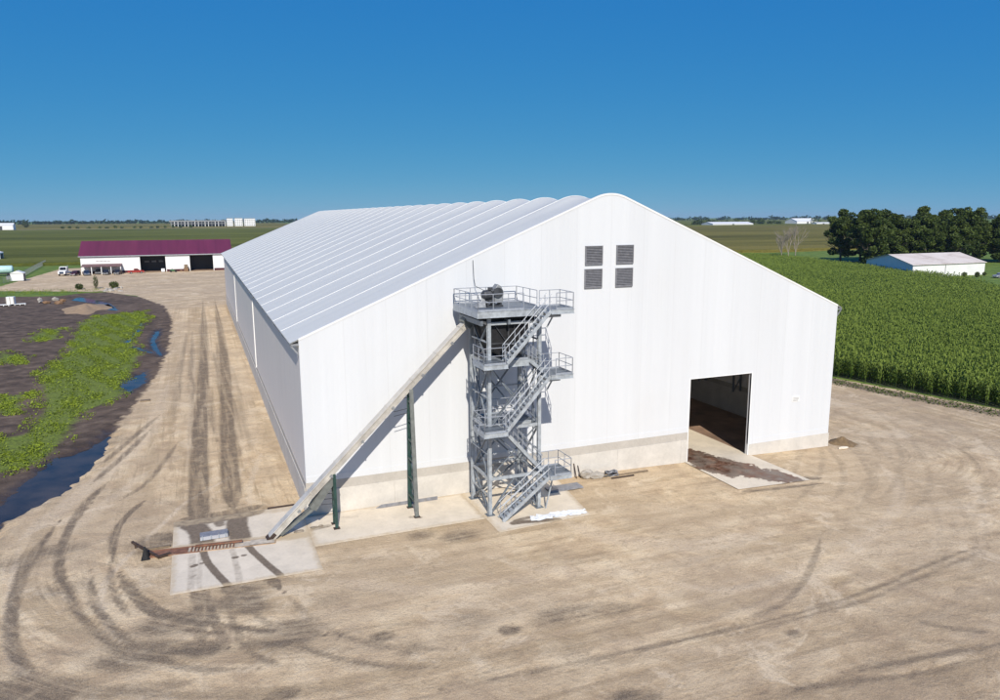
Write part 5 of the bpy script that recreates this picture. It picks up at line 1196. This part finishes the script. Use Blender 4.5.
for a, b in ((0,1),(3,2)):
    pa, pb = shift(bp[a],bp[b],.5), shift(bp[b],bp[a],.5); ma, mb_ = shift(ml,mrt,.5), shift(mrt,ml,.5)
    ea = shift(pa, ma, .5); eb = shift(pb, mb_, .5); z0_, z1_ = ZB+he-.02, ZB+hr+.08
    q = [(*ea,z0_),(*eb,z0_),(*mb_,z1_),(*ma,z1_)]; mb.add(q+[(x,y,z-.12) for x,y,z in q],[(0,1,2,3),(7,6,5,4),(0,4,5,1),(1,5,6,2),(2,6,7,3),(3,7,4,0)])
mb.build('roof', M['barn_roof'], br)
mb = MB(); mb.bar((*(bp[0]+np.array([15.5,-.04])),ZB),(*(bp[0]+np.array([15.5,-.04])),ZB+he-.1),.1); mb.build('wall_seam', M['machine_light'], br)
mb = MB(); mb.bar((*(bp[0]+np.array([.0,-.05])),ZB+he-.1),(*(bp[1]+np.array([0,-.05])),ZB+he-.1),.1,.2); mb.build('eave_trim', M['machine'], br)
for k, (x, y, s) in enumerate([(231.5,122.5,.9),(236.5,121.5,.8),(242,125.5,.7),(245,125,.7)]):
    make_bush(x,y,1.9 if k < 2 else 1.3,s,40+k,['dark bush before the barn wall, leftmost of four','dark bush before the barn wall, second from left','low dark bush near the right end of the barn','low dark bush nearest the right barn corner'][k],'dark bushes before the barn',ZB)
make_car('suv', M['silver_paint'], (240.5,116.4,ZB), R(170), 'pale car on grass at the right picture edge', None)
# row of big trees behind the barn
pos_ = []
r5 = random.Random(9)
for i in range(11): pos_.append((259+i*7.6+r5.uniform(-1.5,1.5), 187-i*1.6+r5.uniform(-4,4), 21.6+r5.uniform(-1.0,1.4) if i else 24))
for i in range(9): pos_.append((266+i*9.0+r5.uniform(-2,2), 204-i*1.2+r5.uniform(-4,4), 24+r5.uniform(-1.0,1.4)))
words = ['leftmost tall tree','second tree from the left','third tree from the left','fourth tree from the left','fifth tree from the left','sixth tree from the left','seventh tree from the left','eighth tree from the left','ninth tree from the left','tenth tree from the left','rightmost tree']
for i, (x, y, h) in enumerate(pos_):
    lb = ('dark leafy tree behind the barn, %s of front row' % words[i]) if i < 11 else ('dark green tree rising behind the front row, ' + words[i-11])
    make_tree(x, y, h, 6.6 if i else 7.2, 100+i, lb, 'trees behind the white barn', 1.0 if i < 11 else .8)
# young shoots below the first tree, and two bare trees on the field edge
for i, (x, y) in enumerate([(247.0,219.5),(250.2,218.5),(244.9,221.5)]):
    t_ = thing('bare_tree', (x,y,ZB), ['bare grey leafless tree, middle of the three by road','bare pale leafless tree nearest the leafy trees','thin bare leafless tree, leftmost by the dirt road'][i], 'tree', 'bare trees beside the dirt road')
    rn = random.Random(70+i); mb = MB(); tips = []; b0 = Vector((x,y,ZB-.1)); hh = (17,18.5,14)[i]
    mb.tube(b0, b0+Vector((0,0,hh*.25)), .22, 8, .17)
    for k in range(4): branches(mb, b0+Vector((0,0,hh*rn.uniform(.16,.25))), Vector((rn.gauss(0,.2),rn.gauss(0,.2),1)).normalized(), hh*.27, .13, 4, rn, tips, .3, .026)
    mb.build('trunk', M['pale_bark'], t_)
# ------------------------------------------------------------------ far distance
def lumps(name, pts, h, rad, m, seed, label, per=60, sz=3.0):
    r = np.random.default_rng(seed); C = []; T = []
    for x, y in pts:
        n = per; hh = h*r.uniform(.55,1.15); v = r.normal(0,1,(n,3)); v /= np.linalg.norm(v,axis=1)[:,None]; v *= r.uniform(.4,1,(n,1))
        C.append(np.stack([x+v[:,0]*rad, y+v[:,1]*rad, hh*.5+v[:,2]*hh*.5],1)); T.append(np.clip(r.normal(.4,.2)+r.normal(0,.15,n),0,1))
    return tag(leaf_cloud(name, np.concatenate(C), sz, m, np.concatenate(T), seed), label, 'woods', kind='stuff')
r = np.random.default_rng(33)
pts = [(x, 3350+250*math.sin(x*.0011)+r.uniform(-40,40)) for x in np.arange(-3600, 1200, 14) if math.sin(x*.004)+math.sin(x*.0013+1) > -.9 or r.random() < .5]
lumps('far_treeline', pts, 17, 15, M['wood_far'], 1, 'long dark line of far woods on the horizon', 26, 9)
pts = [(x, 3400-(x-1200)*.35+r.uniform(-40,40)) for x in np.arange(1200, 5400, 15)]
lumps('far_treeline', pts, 20, 16, M['wood_far'], 2, 'far wooded line on the horizon behind the barn trees', 26, 9)
pts = [(1060+r.uniform(0,640)+i*0, 1420+r.uniform(-60,60)) for i in range(46)]
lumps('farm_wood', pts, 14, 9, M['tree'], 3, 'dark belt of trees around the distant farm buildings', 60, 4)
pts = [(760+r.uniform(0,330), 1560+r.uniform(-80,80)) for i in range(20)]
lumps('farm_wood', pts, 9, 9, M['tree'], 4, 'low dark trees left of the distant farm buildings', 50, 4)
pts = [(-255+i*16+r.uniform(-5,5), 1700+r.uniform(-10,10)) for i in range(16)]
lumps('roadside_trees', pts, 6, 4, M['tree'], 5, 'broken row of small trees along the far road', 50, 2.4)
make_tree(-364,1950,17,7,300,'single dark tree standing by the far left barn',None,.5,z=0)
def longbarn(x0, x1, y0, y1, he, hr, label, rm='barn_white', z=0, name='farm_building', doors=1):
    b_ = thing(name, ((x0+x1)/2,(y0+y1)/2,z), label, 'farm building'); ym = (y0+y1)/2
    mb = MB(); mb.box((x0,y0,z-.5),(x1,y0+.3,z+he)); mb.box((x0,y1-.3,z-.5),(x1,y1,z+he))
    for x in (x0,x1-.3): mb.prism([(y0+.3,z-.5),(y1-.3,z-.5),(y1-.3,z+he),(ym,z+hr-.2),(y0+.3,z+he)],'x',x,x+.3)
    mb.build('wall', M['barn_white'], b_)
    mb = MB()
    for ya in (y0-.5, y1+.5): mb.add([(x0-.5,ya,z+he),(x1+.5,ya,z+he),(x1+.5,ym,z+hr),(x0-.5,ym,z+hr),(x0-.5,ya,z+he-.2),(x1+.5,ya,z+he-.2),(x1+.5,ym,z+hr-.2),(x0-.5,ym,z+hr-.2)],[(0,1,2,3),(7,6,5,4),(0,4,5,1),(1,5,6,2),(2,6,7,3),(3,7,4,0)])
    mb.build('roof', M[rm], b_)
    for k in range(doors):
        x = x0+(x1-x0)*(k+.6)/(doors+.2); mb = MB(); mb.box((x-2.5,y0-.06,z),(x+2.5,y0-.002,z+he*.8)); mb.build('door', M['machine'], b_)
    return b_
longbarn(-362,-322,1600,1622,9,13,'white barn with dark end at the far left edge')
longbarn(1040,1150,1290,1330,3.5,7.5,'low white hoop barn far out across the olive field')
longbarn(1352,1420,1370,1410,7,14,'largest white farm building before the far wood')
longbarn(1330,1372,1285,1300,3,5,'low white farm shed before the largest far building')
longbarn(1440,1480,1330,1350,4,7,'white farm shed near the trees, right of far farm')
longbarn(1395,1430,1300,1315,3.2,5.5,'small white farm shed in the middle of far farm')
# long two storey works far behind the shed, with three white blocks at its right end
wk = thing('far_works', (0,1880,0), 'long grey works with rows of dark openings on the horizon', 'factory')
mb = MB(); X0, X1, YW = -61, 64, 1868
mb.box((X0,YW,12),(X1,YW+30,15.5)); mb.box((X0+4,YW,7.2),(X1,YW+30,8.6)); mb.box((X0+10,YW+28,0),(X1,YW+30,12)); mb.build('floor_slab', M['machine_light'], wk)
for k in range(17): 
    x = X0+4+k*(X1-X0-6)/16; mb = MB(); mb.box((x-.7,YW+.3,0),(x+.7,YW+2,12)); mb.build('column', M['barn_white'] if k % 3 else M['machine_light'], wk)
mb = MB(); mb.box((X0+6,YW+12,0),(X1,YW+13,11.9)); mb.build('inner_wall', M['machine'], wk)
for k, (a, b, h) in enumerate([(66,80,19.5),(84,102,19.8),(106,131,19)]):
    bk = thing('far_block', ((a+b)/2,1880,0), ['narrow white block beside the dark works on the horizon','middle white block on the horizon','widest white block with windows on the horizon'][k], 'building', 'white blocks on the horizon')
    mb = MB(); mb.box((a,1866,0),(b,1890,h)); mb.build('wall', M['barn_white'], bk)
    mb = MB(); mb.box((a-.4,1865.6,h),(b+.4,1890.4,h+.8)); mb.build('parapet', M['machine_light'], bk)
    nw = int((b-a)/4.5)
    for i in range(nw):
        for j in range(3):
            x = a+(b-a)*(i+.5)/nw; z = 3+j*5.4; mb = MB(); mb.box((x-.8,1865.9,z),(x+.8,1865.99,z+2.2)); mb.build('window', M['dark_glass'], bk)
# ------------------------------------------------------------------ the air between here and the horizon
hz_on = HAZE
if hz_on:
    mb = MB(); mb.box((-7000,-7000,-3),(7000,7000,48)); hz = mb.build('haze', None or bpy.data.materials.new('haze_air'), None)
    tag(hz, kind='stuff'); hm_ = hz.data.materials[0]; hm_.use_nodes = True; tt = hm_.node_tree; tt.nodes.remove(tt.nodes['Principled BSDF'])
    v_ = N(tt, 'ShaderNodeVolumePrincipled'); v_.inputs['Color'].default_value = (.55,.72,.95,1); v_.inputs['Density'].default_value = hz_on; v_.inputs['Anisotropy'].default_value = 0.
    tt.links.new(v_.outputs[0], tt.nodes['Material Output'].inputs['Volume'])
